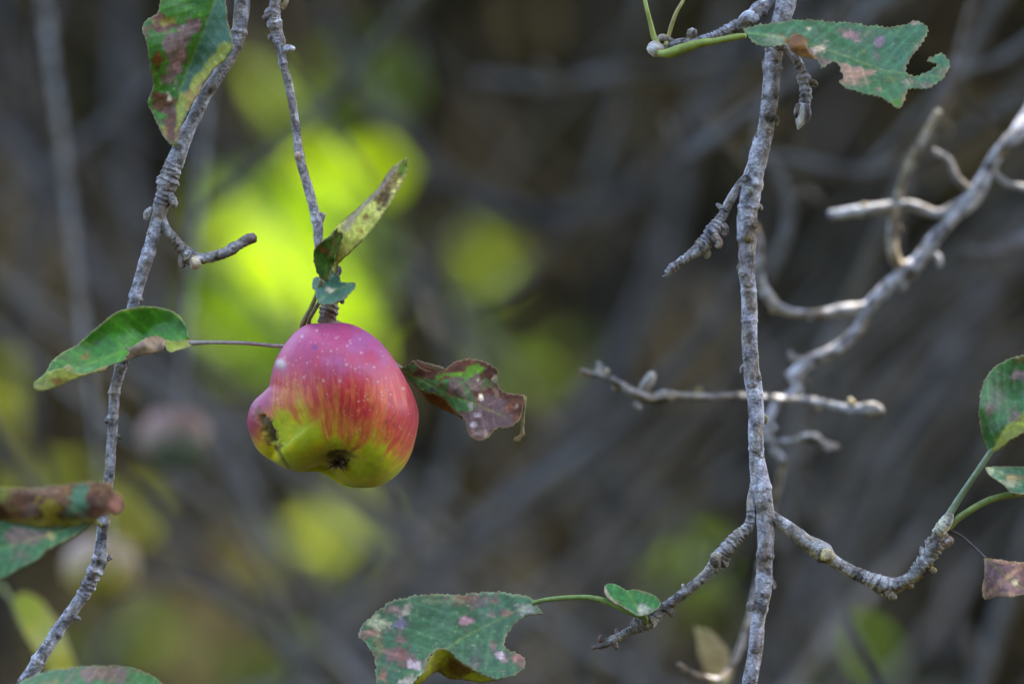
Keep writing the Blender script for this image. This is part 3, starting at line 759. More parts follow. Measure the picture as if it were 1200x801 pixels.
#=====================================================================  LEFT HANGING BRANCH
def branch_left():
    t = empty('apple_twig', P(430, -1400, 30 / 1000), 'thin bent grey branch hanging down the left side behind the green leaf', 'branch', 'branches hanging in focus')
    twig('stem', [(430, -1420, 36, 20), (400, -900, 32, 30), (330, -300, 26, 20), (296, -60, 20, 6), (284, 0, 18, 4), (279, 40, 17, 2), (270, 65, 16), (255, 88, 16), (236, 120, 16), (222, 150, 17), (210, 177, 20), (198, 205, 24), (190, 232, 20), (184, 258, 16), (177, 285, 16), (166, 321, 15), (157, 353, 14), (149, 395, 13), (142, 430, 13), (135, 457, 13), (132, 496, 12), (130, 530, 12), (128, 560, 12), (122, 605, 14), (118, 640, 15), (115, 660, 17), (101, 690, 15), (75, 729, 15), (53, 763, 16), (34, 793, 17), (5, 840, 17), (-60, 930, 14)],
         t, seed=81, mossy=.35, noise=.12, scars=260, wave=.25,
         at=[(196, 215, .22, .002), (173, 296, .14, .0015), (166, 350, .16, .001), (141, 428, .25, .0015), (134, 460, .2, .001), (125, 489, .12, .001), (122, 613, .22, .0014), (122, 658, .15, .001), (109, 669, .28, .0012), (100, 684, .25, .0012), (97, 696, .18, .001), (62, 737, .16, .0014), (53, 778, .2, .0012), (279, 38, .22, .001)],
         wat=[(203, 190, 190, 240, .0022, .2), (113, 664, 95, 700, .003, .22)], tint=(.53, .52, .56))
    twig('spur', [(188, 252, 11), (194, 268, 12), (204, 280, 13), (214, 292, 14), (224, 301, 17), (236, 303, 13), (252, 300, 13), (266, 295, 13), (280, 287, 12), (290, 281, 12), (299, 278, 11)], t, seed=82, noise=.18, scars=14, mossy=.5,
         wrinkles=[(.2, .9, .0019, .22)], nodes=[(.42, .2, .002), (.8, .2, .0015)], endtint=(.22, .14, .11), tint=(.46, .46, .44))
    twig('spur', [(214, 296, 8), (213, 306, 9), (214, 313, 7)], t, seed=83, noise=.2, tint=(.4, .36, .33))
    s = twig('scar', [(228, 303, 12, -1), (229, 309, 13, -4), (230, 312, 11, -5)], t, seed=84, noise=.05, tint=(.95, .75, .42)); s['label'] = 'round tan cut scar on the side spur'
    twig('knob', [(197, 228, 12, -1), (203, 236, 11, -2), (204, 242, 8, -3)], t, seed=85, noise=.2, wrinkles=[(0, 1, .0015, .2)])
    twig('knob', [(178, 244, 6), (173, 250, 9), (172, 258, 7)], t, seed=86, noise=.2, tint=(.65, .6, .5))
    twig('knob', [(143, 432, 6), (147, 424, 9), (150, 421, 6)], t, seed=87, noise=.2, tint=(.4, .38, .38))
    twig('bud', [(134, 487, 5), (127, 491, 8), (124, 495, 4)], t, seed=88, noise=.1, tint=(.35, .3, .3))
    for i, (a, b, ex, ey) in enumerate([(136, 510, 5, 3), (124, 655, 7, -3), (68, 738, -8, -3), (88, 722, 6, 4), (172, 352, 6, 2)]):
        if i == 4: a, b = 161, 350
        twig('bud', [(a - ex * .3, b, 7), (a + ex * .5, b + ey * .5, 6), (a + ex, b + ey, 4)], t, seed=89 + i, noise=.15, tint=(.3, .26, .25))
    # ---- green and brown leaf at the top left
    def pg(px, py):
        c = base(px, py, (0.035, 0.155, 0.018), (0.05, 0.19, 0.02), 1)
        d, s_, sg = polydist(px, py, MG, closed=False)
        c = mixc(c, (0.05, 0.15, 0.10), sstep(-1.5, 1.5, -sg * d))
        c = mixc(c, MAUVE, .95 * inpoly(px, py, [(222, 20), (236, 28), (224, 50), (212, 72), (198, 100), (190, 98), (196, 72), (190, 50), (205, 30)], seed=1, warp=7))
        c = mixc(c, BROWN, .95 * inpoly(px, py, [(184, 14), (200, 22), (212, 32), (196, 38), (180, 34), (172, 42), (168, 30)], seed=2, warp=8))
        c = mixc(c, BROWN, .95 * inpoly(px, py, [(174, 108), (190, 104), (206, 116), (212, 140), (212, 160), (206, 172), (194, 160), (192, 138), (180, 126)], seed=3, warp=9))
        c = mixc(c, (0.40, 0.27, 0.06), .8 * inpoly(px, py, [(250, 72), (262, 68), (232, 108), (218, 130), (214, 112), (228, 96)], seed=4, warp=4))
        c = mixc(c, (0.33, 0.40, 0.05), .85 * inpoly(px, py, [(266, 46), (274, 54), (262, 70), (222, 112), (226, 92), (250, 62)], seed=5, warp=4))
        c = mixc(c, (0.33, 0.40, 0.05), .85 * inpoly(px, py, [(211, 108), (220, 116), (214, 140), (207, 152), (206, 124)], seed=9, warp=3))
        c = spots(px, py, c, [(184, 68, 5, 9, (0.22, .03, .02), .4, .8), (214, 66, 4, 8, PINK, .5, .9), (208, 78, 5, 7, PINK, .5, .9), (198, 116, 3, 4, PALE, .5, .9), (206, 97, 2, 3, PINK, .5, .9),
                              (193, 26, 10, 4, (0.25, .25, .02), .5, .7), (194, 155, 3, 4, (.4, .25, .05), .4, .7), (204, 128, 3, 5, MAUVE, .5, .7), (232, 30, 4, 4, PINK, .5, .7)])
        return speck(px, py, c, .3, 3)
    MG = [(256, -40), (252, 0), (244, 20), (234, 48), (222, 76), (212, 104), (208, 130), (206, 170)]
    make_leaf('leaf', t, [dict(poly=[(187, 4), (200, -30), (230, -70), (262, -50), (264, -5), (267, 27), (273, 53), (266, 68), (248, 84), (235, 105), (219, 134), (211, 152), (206, 171), (192, 160), (184, 144), (176, 128), (173, 117), (179, 101), (176, 75), (171, 48), (167, 35), (171, 24), (184, 15)],
              ctrl=[(170, 30, -14), (180, 120, -12), (206, 168, -20), (256, 0, 2 - 10), (222, 76, -6), (272, 50, -14), (235, 105, -12), (230, -60, -4), (190, 60, -18)], paint=pg, mid=MG, seed=11, wavy=1.5)],
              pet=[(240, -60, 6, -4), (262, -120, 7, 0), (312, -180, 8, 12)], label='green leaf with brown and mauve blotches hanging at the top left corner')
    # ---- rolled brown and green leaf at the left edge
    def pf1(px, py):
        c = base(px, py, (0.085, 0.05, 0.035), (0.15, 0.085, 0.05), 4, sc=14)
        c = spots(px, py, c, [(92, 584, 11, 20, (0.06, .17, .13), .25, .95), (60, 596, 13, 13, (0.26, .22, .02), .4, .85), (35, 600, 6, 7, MAUVE, .4, .7), (5, 575, 12, 12, (.12, .2, .02), .5, .7), (78, 603, 5, 8, (.08, .15, .12), .4, .6), (135, 591, 8, 8, (.28, .13, .12), .4, .8),
                              (108, 590, 5, 12, DBROWN, .5, .8), (20, 585, 14, 8, DBROWN, .6, .6), (50, 575, 20, 4, (.25, .16, .14), .5, .7)])
        c = mixc(c, (.24, .24, .03), .7 * sstep(604, 612, py))
        return c
    def pf2(px, py):
        c = base(px, py, (0.05, 0.15, 0.08), (0.06, 0.17, 0.10), 5)
        c = mixc(c, MAUVE, .8 * inpoly(px, py, [(0, 628), (20, 616), (60, 622), (60, 630), (20, 640)], seed=2, warp=6))
        c = spots(px, py, c, [(60, 628, 5, 4, (.4, .42, .2), .4, .9), (25, 650, 8, 6, MAUVE, .5, .5)])
        return speck(px, py, c, .3, 3)
    make_leaf('leaf', t, [dict(poly=[(-60, 600), (-55, 578), (-20, 570), (23, 571), (45, 571), (75, 567), (105, 564), (128, 566), (136, 576), (144, 584), (145, 594), (136, 603), (126, 602), (113, 609), (95, 614), (75, 618), (38, 616), (0, 610)],
                   ctrl=[(-50, 590, -14), (20, 572, -4), (100, 566, -3), (70, 592, -16), (0, 592, -17), (110, 590, -13), (140, 592, -8), (75, 617, -8), (0, 610, -8)], paint=pf1, seed=12, wavy=2.2, serr=1.6),
              dict(poly=[(-60, 600), (0, 606), (38, 612), (75, 614), (110, 606), (98, 620), (80, 632), (60, 641), (42, 656), (20, 668), (0, 679), (-50, 700)],
                   ctrl=[(-50, 600, -2), (75, 614, -4), (0, 606, -4), (0, 679, -22), (60, 640, -18), (110, 606, -6), (-50, 690, -24)], paint=pf2, mid=[(112, 605), (70, 622), (0, 642), (-50, 655)], seed=13)],
              M_LEAFD, d0=-.11, pet=[(108, 607, 5, 0), (113, 611, 5, 50), (118, 615, 5, 110)], label='curled leaf at the left edge, brown rolled over green')
    # ---- leaf at the bottom edge
    def pe(px, py):
        c = base(px, py, (0.045, 0.16, 0.06), (0.06, 0.19, 0.08), 6)
        c = spots(px, py, c, [(115, 788, 22, 9, (.2, .12, .14), .5, .8), (140, 792, 10, 12, MAUVE, .5, .7), (60, 800, 8, 5, (.25, .2, .05), .5, .5)])
        return speck(px, py, c, .25, 4)
    make_leaf('leaf', t, [dict(poly=[(8, 812), (26, 797), (50, 787), (80, 782), (113, 779), (150, 780), (173, 788), (192, 802), (205, 820), (190, 850), (100, 870), (20, 850)],
              ctrl=[(20, 800, -16), (110, 780, -14), (190, 800, -16), (100, 860, -50), (20, 850, -44), (190, 850, -46)], paint=pe, mid=[(0, 830), (80, 822), (200, 818)], seed=14)],
              d0=-.05, pet=[(12, 828, 6, -28), (-10, 845, 6, 30), (-22, 870, 6, 50)], label='green leaf tip with mauve stain at the bottom left edge')
    # blurred yellow leaves a little behind
    def py_(px, py): return base(px, py, (0.36, 0.40, 0.03), (0.26, 0.34, 0.03), 7)
    make_leaf('leaf', t, [dict(poly=[(12, 705), (26, 694), (44, 700), (62, 720), (80, 755), (92, 800), (70, 800), (48, 775), (28, 742)],
              ctrl=[(12, 705, 0), (90, 795, 14), (70, 730, 8), (30, 745, -10)], paint=py_, seed=15, grid=4)], d0=.4, pet=[(14, 702, 4), (-10, 690, 4), (-40, 860, 5, -300), (-48, 905, 6, -398)], label='blurred bright yellow leaf at the bottom left behind the branch')
branch_left()

#=====================================================================  APPLE BRANCH
def branch_apple():
    t = empty('apple_twig', P(340, -1250, .02), 'slender branch hanging straight down to the apple', 'branch', 'branches hanging in focus')
    twig('stem', [(420, -1300, 26, 30), (370, -800, 22, 30), (332, -300, 18, 20), (322, -60, 14, 6), (322, 0, 14), (321, 22, 15), (328, 50, 13), (332, 76, 10), (340, 107, 10), (347, 150, 10), (351, 182, 11), (359, 212, 11), (367, 241, 11), (372, 264, 12), (373, 284, 11), (378, 302, 11), (386, 320, 12), (390, 340, 15), (387, 358, 19), (384, 372, 21), (382, 388, 18)],
         t, seed=101, noise=.1, scars=170, wave=.2, tint=(.5, .46, .47),
         at=[(321, 28, .3, .0016), (328, 48, .15, .0015), (332, 74, .3, .0008), (349, 184, .2, .001), (376, 257, .15, .001), (390, 345, .2, .0014), (386, 362, .2, .0014)],
         wat=[(321, 5, 326, 40, .0028, .12), (389, 340, 382, 384, .0022, .26)])
    for i, (pts, tn) in enumerate([([(321, 18, 8), (312, 20, 8), (309, 23, 6)], (.34, .28, .26)), ([(322, 10, 7), (315, 12, 7), (311, 16, 5)], (.6, .6, .65)), ([(333, 58, 7, -1), (338, 57, 9, -2), (345, 57, 5, -2)], (1.1, 1.1, 1.15)),
                                   ([(322, 40, 6), (317, 43, 6), (316, 47, 4)], (.35, .3, .28)), ([(329, 10, 8), (334, 4, 7), (336, -4, 6)], (.55, .45, .15)), ([(349, 180, 7, -2), (349, 184, 7, -4), (350, 188, 4, -4)], (.6, .45, .28)),
                                   ([(392, 322, 7), (396, 318, 9), (397, 312, 5)], (.3, .24, .22)), ([(393, 346, 9), (399, 350, 8), (402, 355, 5)], (.25, .2, .18)), ([(378, 250, 7), (377, 257, 6), (376, 262, 4)], (.5, .42, .4))]):
        twig('bud', pts, t, seed=110 + i, noise=.14, tint=tn)
    # ---- upright rolled leaf
    Z = lambda pts: [(x / 3.08 + 280, y / 3.08 + 160) for x, y in pts]
    def pd(px, py):
        c = base(px, py, (0.03, 0.10, 0.02), (0.045, 0.15, 0.02), 8)
        return spots(px, py, c, [(400, 270, 5, 8, (.03, .015, .01), .4, .95), (378, 292, 4, 5, (.2, .07, .02), .5, .8), (389, 297, 3, 3, BROWN, .5, .8), (391, 283, 4, 5, (.1, .08, .02), .5, .7)])
    def pp(px, py):
        c = base(px, py, (0.52, 0.58, 0.14), (0.64, 0.66, 0.24), 9, sc=10)
        c = spots(px, py, c, [(453, 215, 13, 6, (.16, .08, .05), .5, .9), (450, 231, 8, 9, (.07, .03, .02), .4, .95), (428, 254, 3.5, 4, (.18, .09, .02), .5, .85), (423, 271, 3.5, 3, (.22, .12, .02), .5, .85),
                              (472, 198, 5, 7, (.09, .22, .02), .5, .9), (463, 205, 8, 4, BROWN, .5, .8), (444, 236, 3, 4, (.2, .08, .02), .5, .7), (400, 300, 6, 5, (.36, .30, .06), .6, .6), (418, 285, 5, 3, (.2, .2, .05), .6, .5), (440, 222, 6, 8, (.2, .1, .05), .5, .5)])
        g = sstep(2, 7, polydist(px, py, Z([(385, 330), (430, 262), (500, 190), (560, 110)]), False)[0])
        c = mixc(c, (0.28, 0.26, 0.27), .8 * (1 - g))
        return c
    make_leaf('leaf', t, [
        dict(poly=Z([(300, 518), (280, 480), (270, 430), (278, 400), (305, 376), (335, 352), (362, 326), (392, 314), (392, 340), (372, 382), (352, 430), (338, 475), (325, 510), (312, 522)]),
             ctrl=[(377, 327, -8), (368, 292, -14), (400, 265, -8), (394, 290, -5), (384, 318, -7), (385, 280, -16)], paint=pd, seed=21, wavy=.8, mid=Z([(312, 520), (320, 440), (370, 350)])),
        dict(poly=Z([(330, 352), (360, 318), (392, 288), (425, 262), (462, 226), (500, 186), (530, 140), (555, 110), (580, 92), (604, 76), (607, 105), (604, 135), (588, 172), (562, 215), (540, 252), (502, 306), (452, 368), (404, 418), (362, 456), (345, 492), (338, 470), (350, 430), (366, 390), (372, 350), (345, 352)]),
             ctrl=[(388, 272, -9), (420, 245, -6), (475, 186, -10), (395, 310, -4), (430, 275, -16), (450, 245, -18), (465, 220, -15), (410, 290, -14), (476, 200, -8), (400, 265, -12)], paint=pp, seed=22, wavy=.8, serr=.6, mid=Z([(345, 480), (410, 370), (500, 260), (603, 80)]), vein=.6, vein_sp=10)],
        M_LEAFD, pet=[(377, 328, 6, -8), (371, 345, 5, -6), (364, 362, 6, -3), (355, 380, 7, 2), (358, 392, 7, 10), (380, 388, 8, 10)], pet_col=(.22, .20, .07), label='upright leaf rolled to show its pale speckled underside, above the apple')
    # ---- small teal leaflet
    def pt(px, py):
        c = base(px, py, (0.05, 0.15, 0.115), (0.06, 0.18, 0.14), 10)
        c = spots(px, py, c, [(388.5, 340, 4, 3, (.5, .5, .45), .5, .9), (405, 350, 4, 4, (.1, .12, .1), .5, .5), (370, 328, 3, 6, (.05, .17, .06), .5, .7)])
        return speck(px, py, c, .2, 4)
    make_leaf('leaf', t, [dict(poly=Z([(266, 512), (288, 503), (318, 508), (346, 490), (364, 500), (370, 522), (396, 528), (415, 524), (420, 540), (405, 562), (378, 588), (350, 598), (318, 607), (290, 602), (280, 580), (274, 556), (264, 540)]),
              ctrl=[(368, 328, -2), (392, 320, -2), (414, 332, -10), (376, 354, -14), (398, 350, -14), (386, 338, -10)], paint=pt, seed=23, wavy=.8, mid=Z([(280, 600), (330, 560), (415, 530)]), vein_sp=8)],
              pet=[(374, 354, 5, -12), (367, 366, 5, -8), (362, 376, 5, -2), (364, 388, 5, 5)], pet_col=(.16, .17, .07), label='small blue green leaflet at the foot of the twig above the apple')
    # ---- long green leaf to the left of the apple
    Y = lambda pts: [(x / 2.8, y / 2.8 + 214) for x, y in pts]
    def pl(px, py):
        c = base(px, py, (0.04, 0.20, 0.012), (0.055, 0.25, 0.015), 11, sc=30)
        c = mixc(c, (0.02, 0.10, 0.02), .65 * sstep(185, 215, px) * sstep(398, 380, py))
        c = spots(px, py, c, [(75, 419, 6, 2.5, (.04, .08, .01), .5, .8), (99, 418, 4, 2.5, (.2, .12, .02), .5, .8), (122, 374, 5, 3, TAN, .5, .8), (88, 402, 20, 2.5, (.14, .07, .02), .6, .25), (93, 432, 20, 3, (.08, .25, .08), .5, .5), (160, 392, 40, 3, (.05, .3, .015), .9, .5)])
        d, s, g = polydist(px, py, Y([(160, 590), (300, 490), (380, 425), (500, 407), (560, 420), (600, 450)]), False)
        c = mixc(c, (0.22, 0.30, 0.06), .75 * (1 - sstep(.5, 2.5, d)))
        return speck(px, py, c, .2, 6)
    def plip(px, py):
        c = base(px, py, (0.34, 0.40, 0.09), (0.26, 0.36, 0.06), 12, sc=8)
        c = spots(px, py, c, [(68, 447, 6, 4, (.22, .10, .02), .5, .9), (80, 431, 5, 4, (.5, .5, .35), .5, .8), (48, 453, 8, 4, (.42, .42, .16), .5, .6), (120, 432, 10, 1.5, (.5, .35, .2), .5, .9), (132, 428, 6, 1.5, (.6, .5, .4), .5, .8)])
        return c
    def pr(px, py):
        c = base(px, py, (0.26, 0.20, 0.16), (0.34, 0.27, 0.22), 13, sc=8)
        return spots(px, py, c, [(188, 408, 5, 6, (.05, .025, .015), .5, .9), (152, 414, 7, 4, (.12, .05, .04), .5, .8), (148, 405, 5, 2, (.06, .04, .03), .5, .9)])
    def pb(px, py):
        return base(px, py, (0.24, 0.34, 0.05), (0.30, 0.38, 0.10), 14, sc=8)
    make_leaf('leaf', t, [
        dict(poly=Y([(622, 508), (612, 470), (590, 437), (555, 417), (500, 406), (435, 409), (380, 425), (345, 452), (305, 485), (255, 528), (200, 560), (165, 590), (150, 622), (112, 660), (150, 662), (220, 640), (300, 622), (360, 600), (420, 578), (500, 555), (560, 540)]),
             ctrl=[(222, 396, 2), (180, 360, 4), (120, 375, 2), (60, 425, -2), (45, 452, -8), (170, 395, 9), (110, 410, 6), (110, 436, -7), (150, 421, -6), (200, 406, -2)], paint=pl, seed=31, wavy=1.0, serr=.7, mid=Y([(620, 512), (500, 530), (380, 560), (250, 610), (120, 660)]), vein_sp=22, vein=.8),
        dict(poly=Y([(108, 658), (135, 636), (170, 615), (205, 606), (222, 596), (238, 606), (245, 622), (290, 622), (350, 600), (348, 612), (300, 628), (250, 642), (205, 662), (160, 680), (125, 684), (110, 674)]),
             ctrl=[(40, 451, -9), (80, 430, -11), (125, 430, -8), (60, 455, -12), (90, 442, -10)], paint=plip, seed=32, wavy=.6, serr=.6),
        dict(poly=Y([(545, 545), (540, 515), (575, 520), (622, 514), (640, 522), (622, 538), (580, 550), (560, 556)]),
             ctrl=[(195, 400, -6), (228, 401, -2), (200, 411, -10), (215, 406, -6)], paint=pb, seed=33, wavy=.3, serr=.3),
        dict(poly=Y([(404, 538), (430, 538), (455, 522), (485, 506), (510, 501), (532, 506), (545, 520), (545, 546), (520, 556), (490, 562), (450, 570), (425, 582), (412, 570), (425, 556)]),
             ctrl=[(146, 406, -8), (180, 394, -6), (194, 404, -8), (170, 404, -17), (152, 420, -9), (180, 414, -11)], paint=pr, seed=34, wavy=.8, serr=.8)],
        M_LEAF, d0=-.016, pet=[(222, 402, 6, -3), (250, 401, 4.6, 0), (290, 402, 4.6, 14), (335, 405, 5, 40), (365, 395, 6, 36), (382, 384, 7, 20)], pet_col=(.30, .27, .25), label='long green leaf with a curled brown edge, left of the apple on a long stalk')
    # ---- brown leaf right of the apple
    X6 = lambda pts: [(x / 5.005 + 440, y / 5.005 + 380) for x, y in pts]
    def pq(px, py):
        c = base(px, py, (0.085, 0.035, 0.025), (0.13, 0.055, 0.03), 15, sc=10)
        c = mixc(c, (0.06, 0.20, 0.07), inpoly(px, py, X6([(140, 255), (230, 225), (250, 290), (330, 325), (420, 330), (520, 300), (570, 260), (600, 340), (560, 390), (590, 420), (590, 500), (480, 510), (430, 470), (400, 430), (330, 408), (260, 385), (190, 330)]), warp=3.2, seed=2, soft=1.2))
        c = mixc(c, (0.10, 0.28, 0.02), .9 * inpoly(px, py, X6([(540, 240), (600, 225), (640, 260), (600, 300), (560, 320), (470, 320), (400, 300), (340, 330), (360, 290), (440, 290), (520, 285)]), warp=3, seed=3, soft=1.2))
        c = mixc(c, (0.13, 0.09, 0.12), .92 * inpoly(px, py, X6([(600, 430), (660, 400), (720, 420), (760, 440), (800, 520), (820, 590), (700, 600), (640, 670), (570, 650), (530, 560), (480, 520), (590, 500)]), warp=3, seed=4, soft=2.5))
        L_ = lambda x, y, a, b, cc, s=.9: (x / 5.005 + 440, y / 5.005 + 380, a / 5.005, b / 5.005, cc, .35, s)
        c = spots(px, py, c, [L_(475, 380, 50, 52, (.15, .10, .12)), L_(590, 345, 50, 45, MAUVE), L_(600, 325, 10, 12, PALE), L_(617, 425, 12, 20, (.65, .62, .6)), L_(562, 465, 11, 16, (.6, .55, .7)), L_(592, 530, 17, 11, (.42, .38, .5)), L_(578, 582, 17, 14, (.42, .38, .5)),
                              L_(710, 410, 18, 25, (.22, .15, .14)), L_(787, 485, 22, 34, (.2, .09, .06)), L_(787, 485, 13, 24, (.13, .06, .04)), L_(380, 352, 16, 14, (.13, .06, .04)), L_(330, 385, 14, 12, (.07, .08, .16)), L_(560, 450, 26, 50, (.07, .04, .06), .6), L_(700, 320, 22, 22, (.5, .45, .4)),
                              L_(640, 375, 20, 14, (.25, .14, .14)), L_(665, 350, 30, 22, (.09, .16, .06), .7), L_(280, 270, 40, 30, (.07, .03, .02)), L_(615, 640, 40, 20, (.30, .24, .24), .6), L_(830, 475, 10, 12, (.3, .2, .2))])
        return c
    def pfold(px, py): return base(px, py, (0.16, 0.13, 0.12), (0.24, 0.2, 0.2), 16, sc=8)
    def pund(px, py):
        c = base(px, py, (0.10, 0.06, 0.015), (0.16, 0.10, 0.02), 17, sc=8)
        return c
    make_leaf('leaf', t, [
        dict(poly=X6([(140, 262), (190, 236), (232, 214), (262, 250), (300, 268), (345, 272), (402, 262), (450, 228), (510, 203), (580, 200), (640, 215), (690, 240), (724, 275), (716, 318), (735, 374), (800, 405), (858, 412), (880, 425), (872, 480), (855, 540), (832, 572), (792, 602), (722, 606), (690, 622), (662, 660), (615, 680), (565, 666), (542, 622), (530, 570), (505, 535), (470, 508), (440, 478), (402, 434), (350, 410), (300, 402), (255, 380), (200, 338)]),
             ctrl=[(470, 432, 12), (487, 424, 6), (505, 440, 4), (510, 433, 8), (540, 424, 8), (555, 420, 12), (583, 433, 10), (533, 455, -6), (560, 470, -3), (590, 460, 6), (614, 466, 2), (606, 495, -8), (563, 514, -16), (550, 490, -8), (520, 466, 2), (575, 450, 10)], paint=pq, seed=41, wavy=2.0, serr=1.0, mid=X6([(150, 265), (300, 340), (450, 420), (600, 470), (760, 540)]), vein_sp=16, grid=1.8),
        dict(poly=X6([(232, 214), (250, 210), (290, 222), (340, 234), (385, 246), (405, 260), (370, 272), (330, 272), (290, 262), (258, 246)]),
             ctrl=[(487, 424, 5), (505, 426, 1), (520, 432, 6), (508, 434, 3)], paint=pfold, seed=42, wavy=.5, serr=.5, vein=0),
        dict(poly=X6([(262, 380), (300, 400), (350, 408), (402, 432), (440, 476), (480, 520), (520, 560), (470, 534), (420, 510), (360, 480), (320, 455), (290, 430)]),
             ctrl=[(492, 456, 4), (520, 466, 3), (536, 484, 0), (510, 472, 14), (525, 482, 14)], paint=pund, seed=43, wavy=.5, serr=.8, vein=0),
        dict(poly=X6([(868, 420), (884, 428), (880, 480), (872, 540), (868, 600), (872, 650), (856, 660), (845, 685), (808, 682), (820, 655), (842, 650), (850, 590), (858, 520), (864, 460)]),
             ctrl=[(614, 466, 1), (612, 500, -4), (606, 516, -4), (618, 490, -8)], paint=lambda px, py: base(px, py, (.36, .30, .14), (.28, .2, .07), 18, sc=5), seed=44, wavy=.3, serr=.5, vein=0, smooth=True)],
        M_LEAFD, pet=[(473, 433, 5, 12), (455, 420, 5, 22), (425, 395, 5, 26), (400, 380, 6, 16), (386, 376, 7, 5)], pet_col=(.2, .18, .08), label='withered brown and green leaf sticking out to the right of the apple')
branch_apple()

#=====================================================================  APPLES
SIL = [(372, 377), (390, 376), (406, 378), (425.6, 385.5), (442, 397), (455, 411), (468, 431), (477.5, 449), (485.6, 466.6), (490, 483), (489, 502), (484, 525), (474, 544.5), (461, 559), (445, 569), (425.6, 571), (406, 569), (390, 561), (378.5, 554), (367, 551.5), (354, 552.6), (338, 549), (321.7, 541), (305.5, 530), (295.7, 515), (290, 499), (291, 483), (297, 470), (308.7, 458.5), (315, 451), (317, 440.6), (321.7, 424.4), (331.4, 406.6), (344.4, 390), (357.4, 380.6)]
def apple_mat():
    m, N, L = new_mat('apple_skin')
    out = N.new('ShaderNodeOutputMaterial'); p = N.new('ShaderNodeBsdfPrincipled')
    at = N.new('ShaderNodeAttribute'); at.attribute_name = 'Col'
    tc = N.new('ShaderNodeTexCoord')
    n = N.new('ShaderNodeTexNoise'); n.inputs['Scale'].default_value = 420; n.inputs['Detail'].default_value = 4
    mr = N.new('ShaderNodeMapRange'); mr.inputs['From Min'].default_value = .3; mr.inputs['From Max'].default_value = .7; mr.inputs['To Min'].default_value = .88; mr.inputs['To Max'].default_value = 1.1
    sc = N.new('ShaderNodeVectorMath'); sc.operation = 'SCALE'
    L.new(tc.outputs['Object'], n.inputs[0]); L.new(n.outputs['Fac'], mr.inputs[0])
    L.new(at.outputs['Color'], sc.inputs[0]); L.new(mr.outputs[0], sc.inputs['Scale']); L.new(sc.outputs[0], p.inputs['Base Color'])
    rr = N.new('ShaderNodeMapRange'); rr.inputs['From Min'].default_value = .3; rr.inputs['From Max'].default_value = .7; rr.inputs['To Min'].default_value = .36; rr.inputs['To Max'].default_value = .52
    L.new(n.outputs['Fac'], rr.inputs[0]); L.new(rr.outputs[0], p.inputs['Roughness'])
    p.inputs['Specular IOR Level'].default_value = .45
    p.inputs['Subsurface Weight'].default_value = .15
    p.inputs['Subsurface Radius'].default_value = (.004, .002, .001)
    p.inputs['Subsurface Scale'].default_value = 1.0
    p.inputs['Sheen Weight'].default_value = .08; p.inputs['Sheen Roughness'].default_value = .5; p.inputs['Sheen Tint'].default_value = (.75, .75, 1, 1)
    b = N.new('ShaderNodeBump'); b.inputs['Strength'].default_value = .12; b.inputs['Distance'].default_value = .0005
    L.new(n.outputs['Fac'], b.inputs['Height']); L.new(b.outputs[0], p.inputs['Normal'])
    L.new(p.outputs[0], out.inputs[0])
    return m
M_APPLE = apple_mat()

def sm_union(a, b, k):
    h = np.clip(.5 + .5 * (b - a) / k, 0, 1)
    return b * (1 - h) + a * h - k * h * (1 - h)

